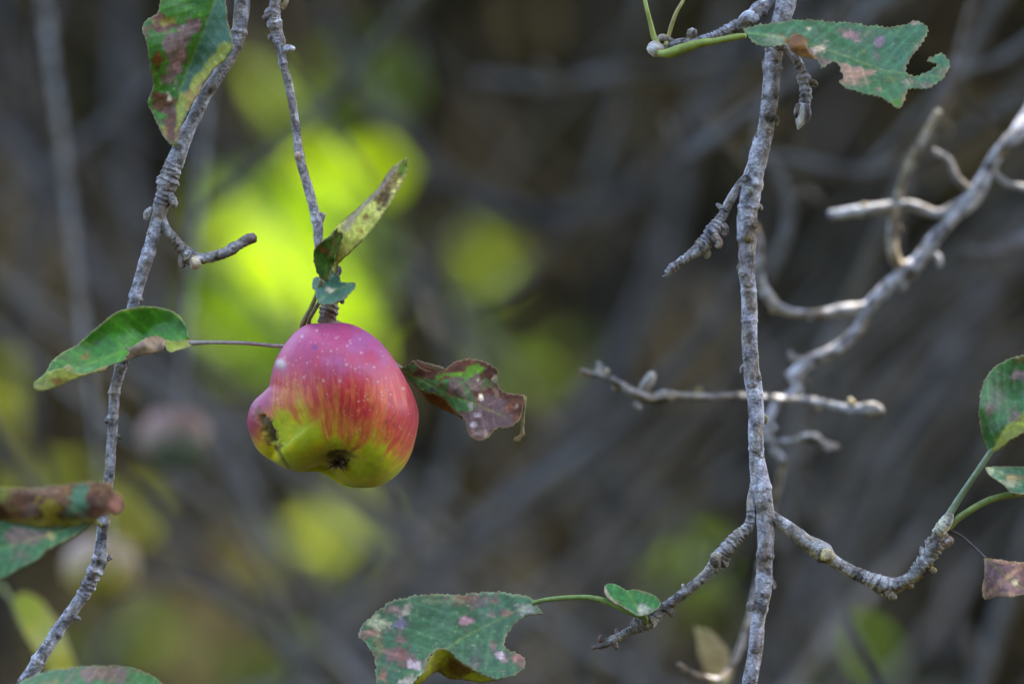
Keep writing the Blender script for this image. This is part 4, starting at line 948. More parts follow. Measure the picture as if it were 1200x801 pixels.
def apple_main():
    c0 = np.array([394., 472.])
    n, m = 420, 300      # around, pole-to-pole (poles towards and away from the camera)
    th = np.linspace(0, 2 * np.pi, n, endpoint=False)
    ph = np.linspace(0, np.pi, m)
    TH, PH = np.meshgrid(th, ph, indexing='ij')
    # direction: u right, v down (pixels), w towards the camera
    du, dv, dw = np.sin(PH) * np.cos(TH), np.sin(PH) * np.sin(TH), np.cos(PH)
    ell = [((395, 446, 0), (74, 70, 74)), ((414, 488, 0), (77, 82, 80)), ((362, 500, 8), (46, 52, 52)), ((372, 455, 0), (58, 62, 62))]
    lobe = ((318, 494, 6), (29, 42, 36))
    def sdf(x, y, z):
        s = None
        for (c, r) in ell:
            q = np.sqrt(((x - c[0]) / r[0]) ** 2 + ((y - c[1]) / r[1]) ** 2 + ((z - c[2]) / r[2]) ** 2)
            d = (q - 1) * min(r)
            s = d if s is None else sm_union(s, d, 34)
        c, r = lobe
        q = np.sqrt(((x - c[0]) / r[0]) ** 2 + ((y - c[1]) / r[1]) ** 2 + ((z - c[2]) / r[2]) ** 2)
        return sm_union(s, (q - 1) * min(r), 6)
    lo, hi = np.full(TH.shape, 10.), np.full(TH.shape, 170.)
    # march outwards so that the outermost crossing is taken
    rr = np.linspace(170, 10, 120)
    Rr = np.full(TH.shape, 10.)
    found = np.zeros(TH.shape, bool)
    for r in rr:
        s = sdf(c0[0] + du * r, c0[1] + dv * r, dw * r)
        new = (~found) & (s < 0)
        Rr[new] = r; found |= new
    lo, hi = Rr.copy(), Rr + 1.4
    for _ in range(14):
        mid = (lo + hi) / 2
        s = sdf(c0[0] + du * mid, c0[1] + dv * mid, dw * mid) < 0
        lo = np.where(s, mid, lo); hi = np.where(s, hi, mid)
    r = (lo + hi) / 2
    # make the outline follow the photographed one: in-plane scale per angle
    sil = catmull([(x, y, 0) for x, y in SIL + [SIL[0]]], 1.5)[:, :2] - c0
    sa = np.arctan2(sil[:, 1], sil[:, 0]) % (2 * np.pi); sr = np.hypot(sil[:, 0], sil[:, 1])
    o = np.argsort(sa); tgt = np.interp(th, sa[o], sr[o], period=2 * np.pi)
    cur = (r * np.sin(PH)).max(1)
    k = tgt / cur
    wgt = sstep(0.15, 0.9, np.sin(PH))
    kk = 1 + (k[:, None] - 1) * wgt
    x = r * du * kk; y = r * dv * kk; z = r * dw
    # calyx basin near the lower front, stem hollow at the top
    X, Y, Zc = x + c0[0], y + c0[1], z
    P3 = np.stack([X, Y, Zc], -1)
    nrm = P3 - np.array([398., 475., 0]); nrm /= np.linalg.norm(nrm, axis=-1)[..., None]
    front = (Zc > 0)
    q = np.sqrt(((X - 397) / 40) ** 2 + ((Y - 546) / 21) ** 2)
    basin = np.exp(-q ** 2 * 1.2) * front
    q2 = np.sqrt(((X - 398) / 19) ** 2 + ((Y - 542) / 11) ** 2) * (1 + .7 * (fbm(X / 5, Y / 5, 4, 3) - .5))
    basin2 = np.exp(-q2 ** 2) * front
    P3 = P3 - nrm * (12 * basin + 6 * basin2)[..., None]
    # ridge that frames the basin from the left (the yellow bulge) and the right
    P3 = P3 + nrm * (4 * np.exp(-(((X - 355) / 26) ** 2 + ((Y - 526) / 22) ** 2)) * front)[..., None]
    P3 = P3 + nrm * (3 * np.exp(-(((X - 440) / 26) ** 2 + ((Y - 545) / 16) ** 2)) * front)[..., None]
    # scarred hole between lobe and body
    hx, hy = X - 314, Y - 502
    rot = np.radians(62)
    ha, hb = hx * np.cos(rot) + hy * np.sin(rot), -hx * np.sin(rot) + hy * np.cos(rot)
    qh = np.sqrt((ha / 20) ** 2 + (hb / 7) ** 2) * (1 + .7 * (fbm(X / 5, Y / 5, 2, 3) - .5))
    hole = (1 - sstep(.75, 1.0, qh)) * front
    P3 = P3 - nrm * (5 * hole)[..., None] + nrm * (1.0 * np.exp(-((qh - 1.2) / .25) ** 2) * front)[..., None]
    # gentle lumps
    P3 = P3 + nrm * (3.0 * (fbm(X / 45, Y / 45, Zc / 45, 2) - .5) + .7 * (fbm(X / 14, Y / 14, Zc / 14, 2) - .5))[..., None]
    st = np.array([386, 372, -4.])
    ds = np.linalg.norm(P3 - st, axis=-1)
    P3 = P3 + np.array([0, 1., 0]) * (7 * np.exp(-(ds / 15) ** 2))[..., None]
    # wart
    dw_ = np.hypot(X - 329.5, Y - 427) ; wart = np.exp(-(dw_ / 5) ** 2) * front
    P3 = P3 + nrm * (2.5 * wart)[..., None]
    X, Y, Zc = P3[..., 0], P3[..., 1], P3[..., 2]
    # ---- skin colour
    ax0 = np.array([386, 377, -6.]); ax1 = np.array([399, 560, 52.])
    ax = (ax1 - ax0); L = np.linalg.norm(ax); ax /= L
    rel = P3 - ax0
    v = (rel @ ax) / L
    e1 = np.cross(ax, [0, 0, 1.]); e1 /= np.linalg.norm(e1); e2 = np.cross(ax, e1)
    ang = np.arctan2(rel @ e2, rel @ e1)
    ca, sa_ = np.cos(ang), np.sin(ang)
    wv = .12 * (fbm(X / 16, Y / 16, Zc / 16, 2) - .5)
    ca, sa_ = np.cos(ang + wv), np.sin(ang + wv)
    streak = fbm(ca * 8, sa_ * 8, v * 5, 3)
    fine = fbm(ca * 22, sa_ * 22, v * 9, 3)
    blotch = fbm(X / 22, Y / 22, Zc / 22, 4)
    lim = 517 + 0.05 * (X - 400) + 30 * sstep(430, 490, X) - 26 * np.exp(-((X - 345) / 28) ** 2) + 22 * sstep(312, 298, X)
    h = (Y - lim) / 46 + (streak - .5) * 1.3 + (fine - .5) * .55 + (blotch - .5) * .9
    red = np.ones(X.shape + (3,)) * np.array((0.58, 0.035, 0.035))
    col = mixc(red, (0.74, 0.17, 0.05), sstep(.42, .62, fine) * .75 * sstep(410, 470, Y))
    brk = fbm(ca * 26, sa_ * 26, v * 22, 3)
    col = mixc(col, (0.24, 0.012, 0.03), .8 * sstep(.48, .68, streak * .4 + brk * .6) * .8 * sstep(440, 480, Y))
    col = mixc(col, (0.66, 0.24, 0.03), .85 * sstep(-1.3, -.1, h))
    yel = mixc(np.ones_like(col) * np.array((0.66, 0.58, 0.008)), (0.50, 0.55, 0.010), sstep(.4, .6, blotch))
    col = mixc(col, yel, sstep(-.45, .25, h))
    # waxy bloom plus violet sky reflection, both painted into the shoulder colour
    bloom_sky = sstep(462, 392, Y + 16 * (blotch - .5) + 26 * (streak - .5))
    col = mixc(col, (0.46, 0.085, 0.25), .72 * bloom_sky)
    col = mixc(col, (0.40, 0.17, 0.42), .45 * bloom_sky * sstep(.45, .65, fbm(X / 30 + 3, Y / 24, 1, 3)))
    # shade on the right flank, painted into the skin as darker crimson
    col = mixc(col, (0.42, 0.04, 0.10), .55 * sstep(455, 492, X + 8 * (streak - .5)) * sstep(560, 470, Y) * sstep(400, 450, Y))
    # lobe crimson on its outer side
    col = mixc(col, (0.34, 0.025, 0.09), .9 * sstep(310, 294, X) * sstep(535, 500, Y + 10 * (fine - .5)))
    col = mixc(col, (0.40, 0.10, 0.20), .8 * sstep(325, 312, X) * sstep(490, 470, Y))
    # russet around the calyx and the hole
    col = mixc(col, (0.16, 0.14, 0.02), .5 * basin)
    col = mixc(col, (0.11, 0.065, 0.02), .85 * sstep(.22, .7, basin2))
    rim = np.exp(-((qh - 1.15) / .3) ** 2) * front
    col = mixc(col, (0.22, 0.10, 0.06), .8 * rim * sstep(.3, .6, fbm(X / 4, Y / 4, 1, 2)))
    col = mixc(col, (0.055, 0.032, 0.018), .93 * hole)
    col = mixc(col, (0.25, 0.14, 0.05), .6 * hole * sstep(.55, .7, fbm(X / 3, Y / 3, 3, 2)))
    crease = np.exp(-((hb) / 2.2) ** 2) * sstep(14, 24, ha) * sstep(62, 48, ha) * front
    col = mixc(col, (0.06, 0.03, 0.02), .75 * crease)
    col = mixc(col, (0.62, 0.52, 0.48), np.clip(1.5 * wart, 0, .95))
    col = mixc(col, (0.10, 0.05, 0.20), .85 * np.exp(-(((X - 369) / 3) ** 2 + ((Y - 407) / 3) ** 2)) * front)
    rs = np.random.RandomState(5)
    dots = [(406, 427), (398, 446), (430, 444), (423, 413), (443, 447), (388, 411), (407, 405), (410, 399), (422, 397), (394, 396), (371, 387), (354, 394), (360, 425), (379, 446), (356, 442), (447, 459), (458, 462), (438, 430), (336, 450), (420, 470), (411, 402), (473, 455), (416, 432), (431, 468)]
    dots += [(rs.uniform(325, 485), rs.uniform(390, 540)) for _ in range(150)]
    for i, (a, b) in enumerate(dots):
        if i < 24: s_, st_ = rs.uniform(.9, 1.5), .65
        else: s_, st_ = rs.uniform(.7, 1.0), rs.uniform(.2, .5)
        col = mixc(col, (0.75, 0.62, 0.55), st_ * np.exp(-(((X - a) / s_) ** 2 + ((Y - b) / s_) ** 2)) * front)
    Dm = -Zc.reshape(-1) * PX
    kx = PX * (DF + Dm) / DF
    V = np.stack([(X.reshape(-1) - 600) * kx, Dm, CZ + (400.5 - Y.reshape(-1)) * kx], 1)
    F = [(i * m + j, i * m + j + 1, ((i + 1) % n) * m + j + 1, ((i + 1) % n) * m + j) for i in range(n) for j in range(m - 1)]
    t = empty('apple', P(395, 571, 0), 'ripe misshapen apple, purple pink above and yellow green below, hanging in sharp focus', 'apple', 'apples on the branches')
    b = mesh_obj('flesh', V, F, M_APPLE, t, col.reshape(-1, 3))
    b['label'] = 'lumpy body of the apple with a brown hole in its side lobe'
    import bmesh
    bm = bmesh.new(); bm.from_mesh(b.data)
    bmesh.ops.remove_doubles(bm, verts=bm.verts, dist=1e-7)
    bmesh.ops.recalc_face_normals(bm, faces=bm.faces)
    bm.to_mesh(b.data); bm.free()
    b.data.shade_smooth()
    # depth of the skin at the calyx
    i = np.argmin(np.hypot(X - 397, Y - 543) + 1000 * (Zc < 0))
    zc = -Zc.reshape(-1)[i] * 1000 * PX
    cm = Mesh()
    for j in range(34):
        a = j / 34 * 6.283 + rs.uniform(-.15, .15)
        ln = rs.uniform(8, 21) if j % 2 else rs.uniform(4, 12)
        ex, ey = math.cos(a) * ln * 1.05, math.sin(a) * ln * .62
        cx, cy = 397 + math.cos(a) * 2.0, 541.5 + math.sin(a) * 1.5
        V, F, c = tube_geo(pxpath([(cx, cy, 2.4, zc + 1), (cx + ex * .5, cy + ey * .5, 2.2, zc - 2 - rs.rand() * 2), (cx + ex, cy + ey + 1, .7, zc - 2.5 - rs.rand() * 1.5)]), .0005, 6, seed=j, noise=.3, wave=.8)
        cm.add(V, F, np.ones_like(c) * np.array((0.075, .045, .022)) * rs.uniform(.7, 2.6))
    cm.build('calyx', M_LEAFD, t)
    V, F, c = tube_geo(pxpath([(386, 372, 8, 1), (386, 380, 6, 1), (387, 392, 5, 1)]), .0005, 12, seed=3, noise=.1)
    mesh_obj('stalk', V, F, M_PET, t, np.ones_like(c) * np.array((.12, .07, .04)))
    # bud tip seen beside the shoulder
apple_main()

def far_apple(px, py, rpx, d, label, cols, hang):
    x, y, z = P(px, py, d)
    r = rpx * PX * (DF + d) / DF
    t = empty('apple', (x, y, z), label, 'apple', 'apples on the branches')
    n, m = 48, 32
    V, C = [], []
    for i in range(n):
        for j in range(m):
            a, p = i / n * 6.283, j / (m - 1) * math.pi
            rr = r * (1 - .28 * math.exp(-(p / .35) ** 2) - .16 * math.exp(-((math.pi - p) / .3) ** 2)) * (1 + .04 * math.cos(5 * a) * (p > 1.8))
            q = (rr * math.sin(p) * math.cos(a), rr * math.sin(p) * math.sin(a), rr * .95 * math.cos(p))
            V.append((x + q[0], y + q[1], z + q[2]))
            f = min(1, max(0, (q[2] / r + .45 * math.sin(a * 2 + 1) * .5 + .5)))
            C.append([cols[0][k] * f + cols[1][k] * (1 - f) for k in range(3)])
    F = [(i * m + j, ((i + 1) % n) * m + j, ((i + 1) % n) * m + j + 1, i * m + j + 1) for i in range(n) for j in range(m - 1)]
    mesh_obj('flesh', V, F, M_APPLE, t, np.array(C))
    V, F, c = tube_geo([(x, y, z + r * .6, .0013), (x + .003, y, z + r * 1.3, .0013), (x + hang[0], y + hang[1], z + hang[2], .0035)], .004, 8, seed=2, noise=.1)
    mesh_obj('stalk', V, F, M_BARK, t, c)
far_apple(118, 665, 44, .8, 'blurred pale yellow apple behind the left branch, low in the picture', [(.44, .30, .20), (.38, .34, .06)], (-.06, .0, .55))
far_apple(205, 515, 42, .85, 'blurred dull pink and grey green apple left of the sharp one', [(.32, .17, .12), (.10, .15, .10)], (.05, .1, .6))

#=====================================================================  RIGHT HANGING BRANCH
def branch_right():
    t = empty('apple_twig', P(900, -1350, .04), 'long knobbly grey branch hanging down the right of centre with forking spurs', 'branch', 'branches hanging in focus')
    twig('stem', [(860, -1350, 44, 60), (905, -900, 38, 50), (930, -300, 28, 20), (926, -60, 23, 4), (921, 0, 23), (916, 25, 22), (907, 67, 21), (903, 110, 20), (897, 147, 19), (889, 180, 22), (881, 212, 25), (877, 240, 24), (876, 268, 23), (876, 290, 20), (876, 320, 19), (878, 352, 19), (879, 397, 18), (882, 440, 19), (887, 480, 19), (886, 523, 18), (888, 550, 20), (891, 572, 23), (896, 600, 22), (897, 632, 20), (895, 659, 19), (894, 689, 20), (888, 725, 17), (885, 762, 17), (879, 800, 18), (868, 880, 16), (850, 980, 12)],
         t, seed=121, mossy=.35, noise=.11, scars=330, wave=.22, tint=(.56, .54, .58), sides=34,
         at=[(898, 78, .16, .0014), (907, 137, .12, .0012), (879, 214, .12, .0016), (877, 243, .16, .0009), (876, 280, .14, .0014), (877, 342, .1, .001), (878, 376, .12, .0007), (883, 527, .14, .0009), (889, 573, .14, .0014), (895, 650, .15, .0014), (896, 680, .14, .0012), (889, 712, .12, .0012), (886, 740, .08, .001)])
    bits = [([(906, 68, 9), (898, 72, 9), (895, 78, 6)], (.55, .5, .45)), ([(906, 136, 8), (910, 141, 8), (909, 147, 5)], (.6, .62, .35)), ([(884, 240, 8), (891, 242, 6), (892, 246, 4)], (.6, .55, .42)), ([(869, 310, 6), (866, 313, 5), (866, 317, 4)], (.35, .33, .3)),
            ([(872, 428, 6), (869, 432, 5), (869, 437, 4)], (.4, .38, .36)), ([(893, 486, 7), (897, 490, 7), (897, 496, 5)], (.5, .45, .2)), ([(901, 678, 8), (906, 684, 8), (907, 689, 5)], (.28, .25, .24)), ([(884, 706, 8, -1), (880, 709, 11, -2), (879, 715, 6, -2)], (.45, .4, .4)),
            ([(875, 280, 10, -3), (877, 281, 10, -5), (879, 283, 6, -5)], (.5, .42, .14)), ([(879, 222, 9, -4), (880, 224, 9, -5), (882, 226, 5, -5)], (.4, .48, .3)), ([(883, 524, 9, -2), (884, 527, 7, -4), (888, 528, 5, -4)], (.3, .28, .2)), ([(895, 650, 9, -2), (895, 653, 9, -4), (896, 656, 5, -4)], (.3, .27, .25))]
    for i, (p, tn) in enumerate(bits):
        twig('bud', p, t, seed=130 + i, noise=.2, tint=tn)
    # spurs
    twig('spur', [(878, 205, 9), (869, 213, 9), (857, 232, 10), (848, 250, 11), (840, 264, 15), (833, 274, 18), (826, 284, 16), (816, 294, 15), (806, 301, 11), (796, 308, 10), (788, 314, 11), (781, 320, 8)], t, seed=151, noise=.22, mossy=.7, scars=24,
         wrinkles=[(.3, 1, .0021, .30)], nodes=[(.50, .2, .003), (.65, .25, .0025), (.93, .2, .001)], tint=(.48, .46, .49))
    for i, p in enumerate([[(843, 262, 10), (850, 268, 9), (849, 276, 8)], [(836, 276, 11, -2), (843, 284, 10, -3), (841, 290, 8, -3)], [(824, 288, 9), (829, 297, 9), (826, 301, 7)], [(846, 244, 6), (842, 241, 5), (840, 239, 4)], [(786, 318, 4), (781, 323, 4), (776, 325, 3)]]):
        twig('bud', p, t, seed=160 + i, noise=.25, tint=[(.45, .34, .3), (.5, .32, .25), (.55, .46, .28), (.5, .48, .42), (.25, .2, .2)][i])
    twig('spur', [(910, 52, 10, 4), (922, 58, 10, 2), (931, 66, 11), (938, 80, 12), (942, 92, 14), (944, 104, 14), (944, 116, 14), (941, 127, 12)], t, seed=171, noise=.15, mossy=.3, wrinkles=[(.3, 1, .0022, .25)], scars=10, nodes=[(.6, .25, .0015)], tint=(.52, .5, .54))
    twig('bud', [(946, 96, 8), (954, 98, 9), (957, 101, 5)], t, seed=172, noise=.2, tint=(.5, .38, .25))
    b = twig('bud', [(942, 122, 11, -1), (940, 132, 14, -1), (938, 142, 12, -1), (936, 149, 5, -1), (935, 152, 1.5, -1)], t, mat=M_LEAFD, seed=173, noise=.08, tint=(.9, .9, .95)); b['label'] = 'white furry pointed bud'
    twig('bud_scale', [(946, 122, 6, -2), (948, 134, 6, -3), (946, 144, 3, -2)], t, seed=174, noise=.1, tint=(.3, .26, .32))
    twig('bud_scale', [(936, 122, 6, -2), (933, 132, 6, -3), (933, 138, 3, -2)], t, seed=175, noise=.1, tint=(.34, .3, .36))
    twig('spur', [(884, 566, 9, 2), (880, 588, 10), (880, 606, 11), (876, 618, 13), (866, 627, 16), (856, 638, 17), (847, 650, 18), (839, 661, 18), (830, 671, 14), (812, 686, 12), (798, 697, 12), (785, 707, 13), (772, 718, 15), (760, 727, 17), (750, 731, 18), (741, 737, 11), (730, 743, 9), (719, 749, 10), (706, 755, 8), (694, 759, 5)], t, seed=181, noise=.16, mossy=.55, scars=40,
         wrinkles=[(.1, .45, .0022, .2), (.45, .8, .0042, .14), (.74, 1, .0017, .42)], nodes=[(.36, .25, .002), (.73, .2, .002), (.8, .3, .0014)], endtint=(.26, .2, .19), tint=(.5, .48, .47))
    for i, p in enumerate([[(842, 650, 12, -3), (838, 657, 13, -5), (842, 663, 9, -5)], [(721, 746, 8), (720, 753, 9), (722, 760, 6)], [(706, 752, 7), (703, 747, 6), (705, 744, 3)], [(724, 742, 6), (722, 739, 5), (723, 736, 3)], [(783, 712, 9), (787, 718, 8), (786, 721, 5)], [(804, 690, 6), (801, 687, 6), (801, 684, 4)]]):
        twig('bud', p, t, seed=190 + i, noise=.25, tint=[(.5, .42, .3), (.32, .22, .16), (.35, .24, .2), (.34, .25, .2), (.5, .46, .4), (.6, .55, .4)][i])
    twig('spur', [(893, 596, 14), (904, 604, 14), (921, 616, 15), (934, 626, 17), (945, 635, 20), (956, 641, 22), (966, 648, 21), (975, 655, 15), (988, 664, 14), (1004, 672, 15), (1020, 679, 17), (1034, 684, 19), (1048, 686, 19), (1060, 681, 15), (1070, 675, 16), (1080, 662, 19), (1088, 652, 19), (1094, 640, 20), (1101, 630, 17), (1106, 622, 14)], t, seed=201, noise=.15, mossy=.9, scars=55,
         wrinkles=[(.45, .75, .0024, .18), (.75, 1, .0021, .42)], nodes=[(.33, .2, .0025), (.6, .15, .002), (.93, .2, .0015)], tint=(.6, .59, .57), endtint=(.42, .32, .24))
    s = twig('scar', [(966, 649, 14, -3), (972, 652, 13, -6), (974, 654, 9, -7)], t, seed=203, noise=.2, tint=(.9, .72, .28)); s['label'] = 'round tan branch scar on the lower right spur'
    for i, p in enumerate([[(1040, 690, 11, -1), (1046, 698, 10, -2), (1050, 700, 6, -2)], [(1062, 682, 10), (1068, 686, 8), (1070, 687, 5)], [(1086, 664, 10), (1093, 668, 9), (1097, 668, 6)], [(1100, 640, 14), (1110, 634, 15), (1116, 632, 10)], [(1083, 648, 12), (1081, 643, 8), (1080, 640, 5)], [(1030, 688, 10), (1032, 694, 8), (1036, 697, 6)]]):
        twig('bud', p, t, seed=210 + i, noise=.3, wrinkles=[(0, 1, .0012, .3)], tint=[(.6, .42, .1), (.62, .4, .1), (.65, .45, .08), (.6, .45, .36), (.6, .45, .3), (.5, .38, .12)][i])
    b = twig('bud', [(1098, 625, 13, -2), (1104, 617, 16, -3), (1110, 609, 15, -3), (1114, 602, 9, -2)], t, seed=220, noise=.12, tint=(.95, .9, .62), wrinkles=[(0, .6, .003, .15)]); b['label'] = 'fat pale bud at the end of the lower right spur'
    # spur behind the top leaf with the white bud
    twig('spur', [(916, -30, 13, 8), (905, -4, 14, 4), (893, 8, 14, 2), (881, 20, 17, 1), (870, 27, 15), (857, 33, 14), (842, 41, 13), (826, 46, 11), (806, 49, 10), (790, 52, 10), (777, 56, 8)], t, seed=231, noise=.14, mossy=.5,
         wrinkles=[(.42, .72, .0019, .34)], nodes=[(.3, .35, .002)], scars=16, tint=(.66, .66, .72))
    twig('knob', [(868, 24, 9, -2), (877, 20, 16, -3), (882, 22, 15, -3), (888, 22, 9, -3)], t, seed=232, noise=.1, tint=(.72, .72, .78))
    b = twig('bud', [(776, 58, 9, -2), (771, 58, 17, -3), (766, 57, 18, -3), (760, 57, 11, -3)], t, mat=M_LEAFD, seed=233, noise=.1, tint=(.66, .62, .54)); b['label'] = 'round white bud at the tip of the upper spur'
    twig('bud', [(811, 46, 9), (811, 41, 13), (811, 35, 12)], t, seed=234, noise=.2, wrinkles=[(0, 1, .0012, .25)], tint=(.62, .52, .4))
    twig('bud', [(790, 50, 7), (777, 44, 8), (770, 47, 6)], t, seed=235, noise=.2, tint=(.6, .5, .4))
    for i, pts in enumerate([[(771, 52, 7, -1), (766, 42, 7), (762, 26, 5.5), (757, 6, 5), (752, -20, 5, 5), (748, -60, 5, 10)], [(780, 54, 6, -1), (783, 44, 5), (787, 30, 5), (793, 14, 4.5), (802, -2, 4, 2), (820, -40, 4, 8)]]):
        V, F, c = tube_geo(pxpath(pts), .0005, 14, seed=240 + i, noise=.05)
        mesh_obj('leaf_stalk', V, F, M_PET, t, np.ones_like(c) * np.array(((.30, .36, .07), (.34, .30, .09))[i]) * (0.8 + .4 * fbm(V[:, 0] * 700, V[:, 2] * 700, 1)[:, None]))
    # ---- blue green leaf at the top right
    def pT(px, py):
        c = base(px, py, (0.05, 0.155, 0.085), (0.055, 0.18, 0.105), 21, sc=16)
        c = mixc(c, (.045, .19, .05), .6 * sstep(88, 120, py))
        c = mixc(c, (.42, .27, .24), .9 * inpoly(px, py, [(984, 72), (1010, 80), (1030, 84), (1010, 92), (1000, 98), (985, 98), (988, 86)], warp=4, seed=3))
        c = mixc(c, MAUVE, .85 * inpoly(px, py, [(944, 54), (962, 66), (984, 74), (988, 90), (972, 82), (956, 74), (944, 64)], warp=4, seed=4))
        c = mixc(c, (.25, .18, .17), .7 * inpoly(px, py, [(1086, 38), (1080, 58), (1064, 78), (1058, 80), (1074, 54)], warp=3, seed=5))
        S = [(997, 41, 7, 5, PINK, .3, .9), (1031, 48, 6, 6, (.22, .16, .27), .3, .95), (1027, 65, 3, 6, MAUVE, .5, .7), (948, 33, 2.5, 2, PALE, .4, .8), (1018, 38, 4, 3, (.17, .17, .13), .5, .6), (1071, 27, 6, 2.5, (.4, .3, .3), .5, .8), (988, 36, 5, 3, (.25, .14, .18), .5, .5),
             (910, 47, 14, 5, (.25, .32, .30), .6, .7), (933, 48, 10, 8, (.22, .09, .02), .3, .95), (960, 58, 6, 4, (.62, .55, .55), .5, .9), (1052, 120, 5, 5, (.08, .22, .02), .5, .8), (1062, 116, 4, 5, (.3, .15, .05), .5, .8), (1106, 86, 5, 7, (.2, .14, .1), .5, .6), (1030, 104, 4, 3, PINK, .5, .6),
             (1000, 96, 14, 5, (.30, .24, .20), .5, .6), (1085, 100, 8, 4, (.2, .13, .12), .5, .6), (1012, 60, 3, 2, (.15, .2, .1), .5, .7), (970, 40, 4, 2, (.1, .18, .12), .5, .7), (1045, 93, 10, 3, (.15, .2, .06), .5, .5), (1064, 96, 6, 3, (.4, .3, .28), .5, .5)]
        c = spots(px, py, c, S)
        return speck(px, py, c, .35, 5)
    ctT = [(871, 34, -4), (940, 24, 6), (1020, 30, 10), (1085, 32, 4), (900, 50, -10), (960, 60, -6), (1000, 60, 0), (1050, 60, 0), (985, 95, -14), (1050, 95, -14), (1053, 125, -22), (1110, 75, -12), (1090, 100, -18)]
    make_leaf('leaf', t, d0=-.014, patches=[dict(poly=[(869, 34), (890, 29), (923, 24), (953, 23), (990, 26), (1023, 30), (1050, 31), (1070, 25), (1084, 28), (1089, 37), (1082, 46), (1077, 57), (1068, 68), (1062, 78), (1063, 87), (1075, 88), (1090, 83), (1099, 76), (1087, 71), (1093, 65), (1107, 64), (1113, 76), (1106, 90), (1096, 98), (1083, 105), (1066, 103), (1062, 112), (1055, 126), (1043, 121), (1033, 115), (1007, 108), (985, 99), (988, 88), (980, 74), (972, 73), (963, 80), (957, 70), (940, 62), (925, 53), (900, 54), (880, 47)],
              ctrl=ctT, paint=pT, mid=[(871, 38), (930, 46), (980, 62), (1040, 84), (1105, 90)], seed=51, wavy=2.6, serr=1.8, vein_sp=17),
              dict(poly=[(926, 42), (934, 39), (942, 42), (945, 52), (950, 62), (958, 70), (946, 68), (932, 64), (925, 56)], ctrl=[(930, 42, -8), (940, 44, -8), (935, 52, -15), (950, 66, -12), (930, 62, -9)],
                   paint=lambda px, py: base(px, py, (.16, .07, .02), (.24, .12, .03), 22, sc=6), seed=52, wavy=.5, serr=.5, vein=0)],
              pet=[(874, 42, 6, -8), (860, 44, 8, -7), (840, 48, 8, -4), (820, 51, 10, -1), (800, 57, 12, 1), (786, 62, 12, 3), (776, 63, 9, 6), (772, 60, 6, 11)], pet_col=(.26, .33, .05), label='blue green leaf with chewed edges and a brown curl, at the top right')
    # ---- large leaf at the bottom
    def pB(px, py):
        c = base(px, py, (0.05, 0.15, 0.085), (0.06, 0.175, 0.10), 23, sc=20)
        S = [(547, 701, 20, 5, (.3, .13, .12), .5, .85), (560, 706, 12, 7, MAUVE, .5, .7), (546, 727, 8, 5, (.5, .3, .45), .3, .95), (546, 727, 10, 7, MAUVE, .4, .3), (469, 731, 8, 7, (.16, .14, .26), .35, .9), (476, 716, 5, 5, (.42, .36, .4), .5, .8), (462, 713, 8, 5, (.3, .17, .18), .5, .8), (437, 741, 11, 5, (.3, .16, .17), .4, .85),
             (466, 767, 14, 9, (.22, .1, .12), .35, .85), (488, 779, 6, 5, (.6, .5, .7), .35, .95), (588, 767, 5, 5, (.6, .48, .7), .3, .95), (608, 771, 9, 7, (.35, .15, .17), .4, .9), (577, 756, 4, 5, (.3, .16, .2), .4, .8), (557, 777, 6, 7, (.15, .12, .16), .5, .6), (617, 713, 10, 5, (.4, .42, .45), .5, .8),
             (440, 729, 14, 7, (.42, .46, .36), .4, .85), (595, 718, 6, 3, (.3, .14, .15), .4, .8), (450, 788, 5, 6, (.3, .14, .1), .5, .8), (470, 748, 5, 5, (.25, .13, .17), .5, .7), (577, 720, 5, 3, (.25, .14, .17), .5, .6), (520, 704, 30, 3, (.20, .30, .20), .7, .6), (478, 798, 8, 4, (.5, .45, .5), .4, .8), (445, 757, 5, 12, (.25, .2, .12), .5, .5)]
        c = spots(px, py, c, S)
        d, s, g = polydist(px, py, [(513, 760), (503, 772), (497, 786), (483, 800)], False)
        c = mixc(c, (.35, .42, .30), .8 * (1 - sstep(1, 3.5, d)))
        d, s, g = polydist(px, py, [(450, 708), (467, 700), (500, 696), (530, 696), (590, 694), (622, 700)], False)
        c = mixc(c, (.22, .34, .24), .7 * (1 - sstep(.5, 3, d)))
        return speck(px, py, c, .45, 6)
    def pBf(px, py):
        c = base(px, py, (0.30, 0.34, 0.015), (0.24, 0.28, 0.015), 24, sc=8)
        return spots(px, py, c, [(536, 782, 12, 11, (.10, .045, .01), .4, .9), (512, 785, 5, 8, (.12, .09, .02), .5, .6)])
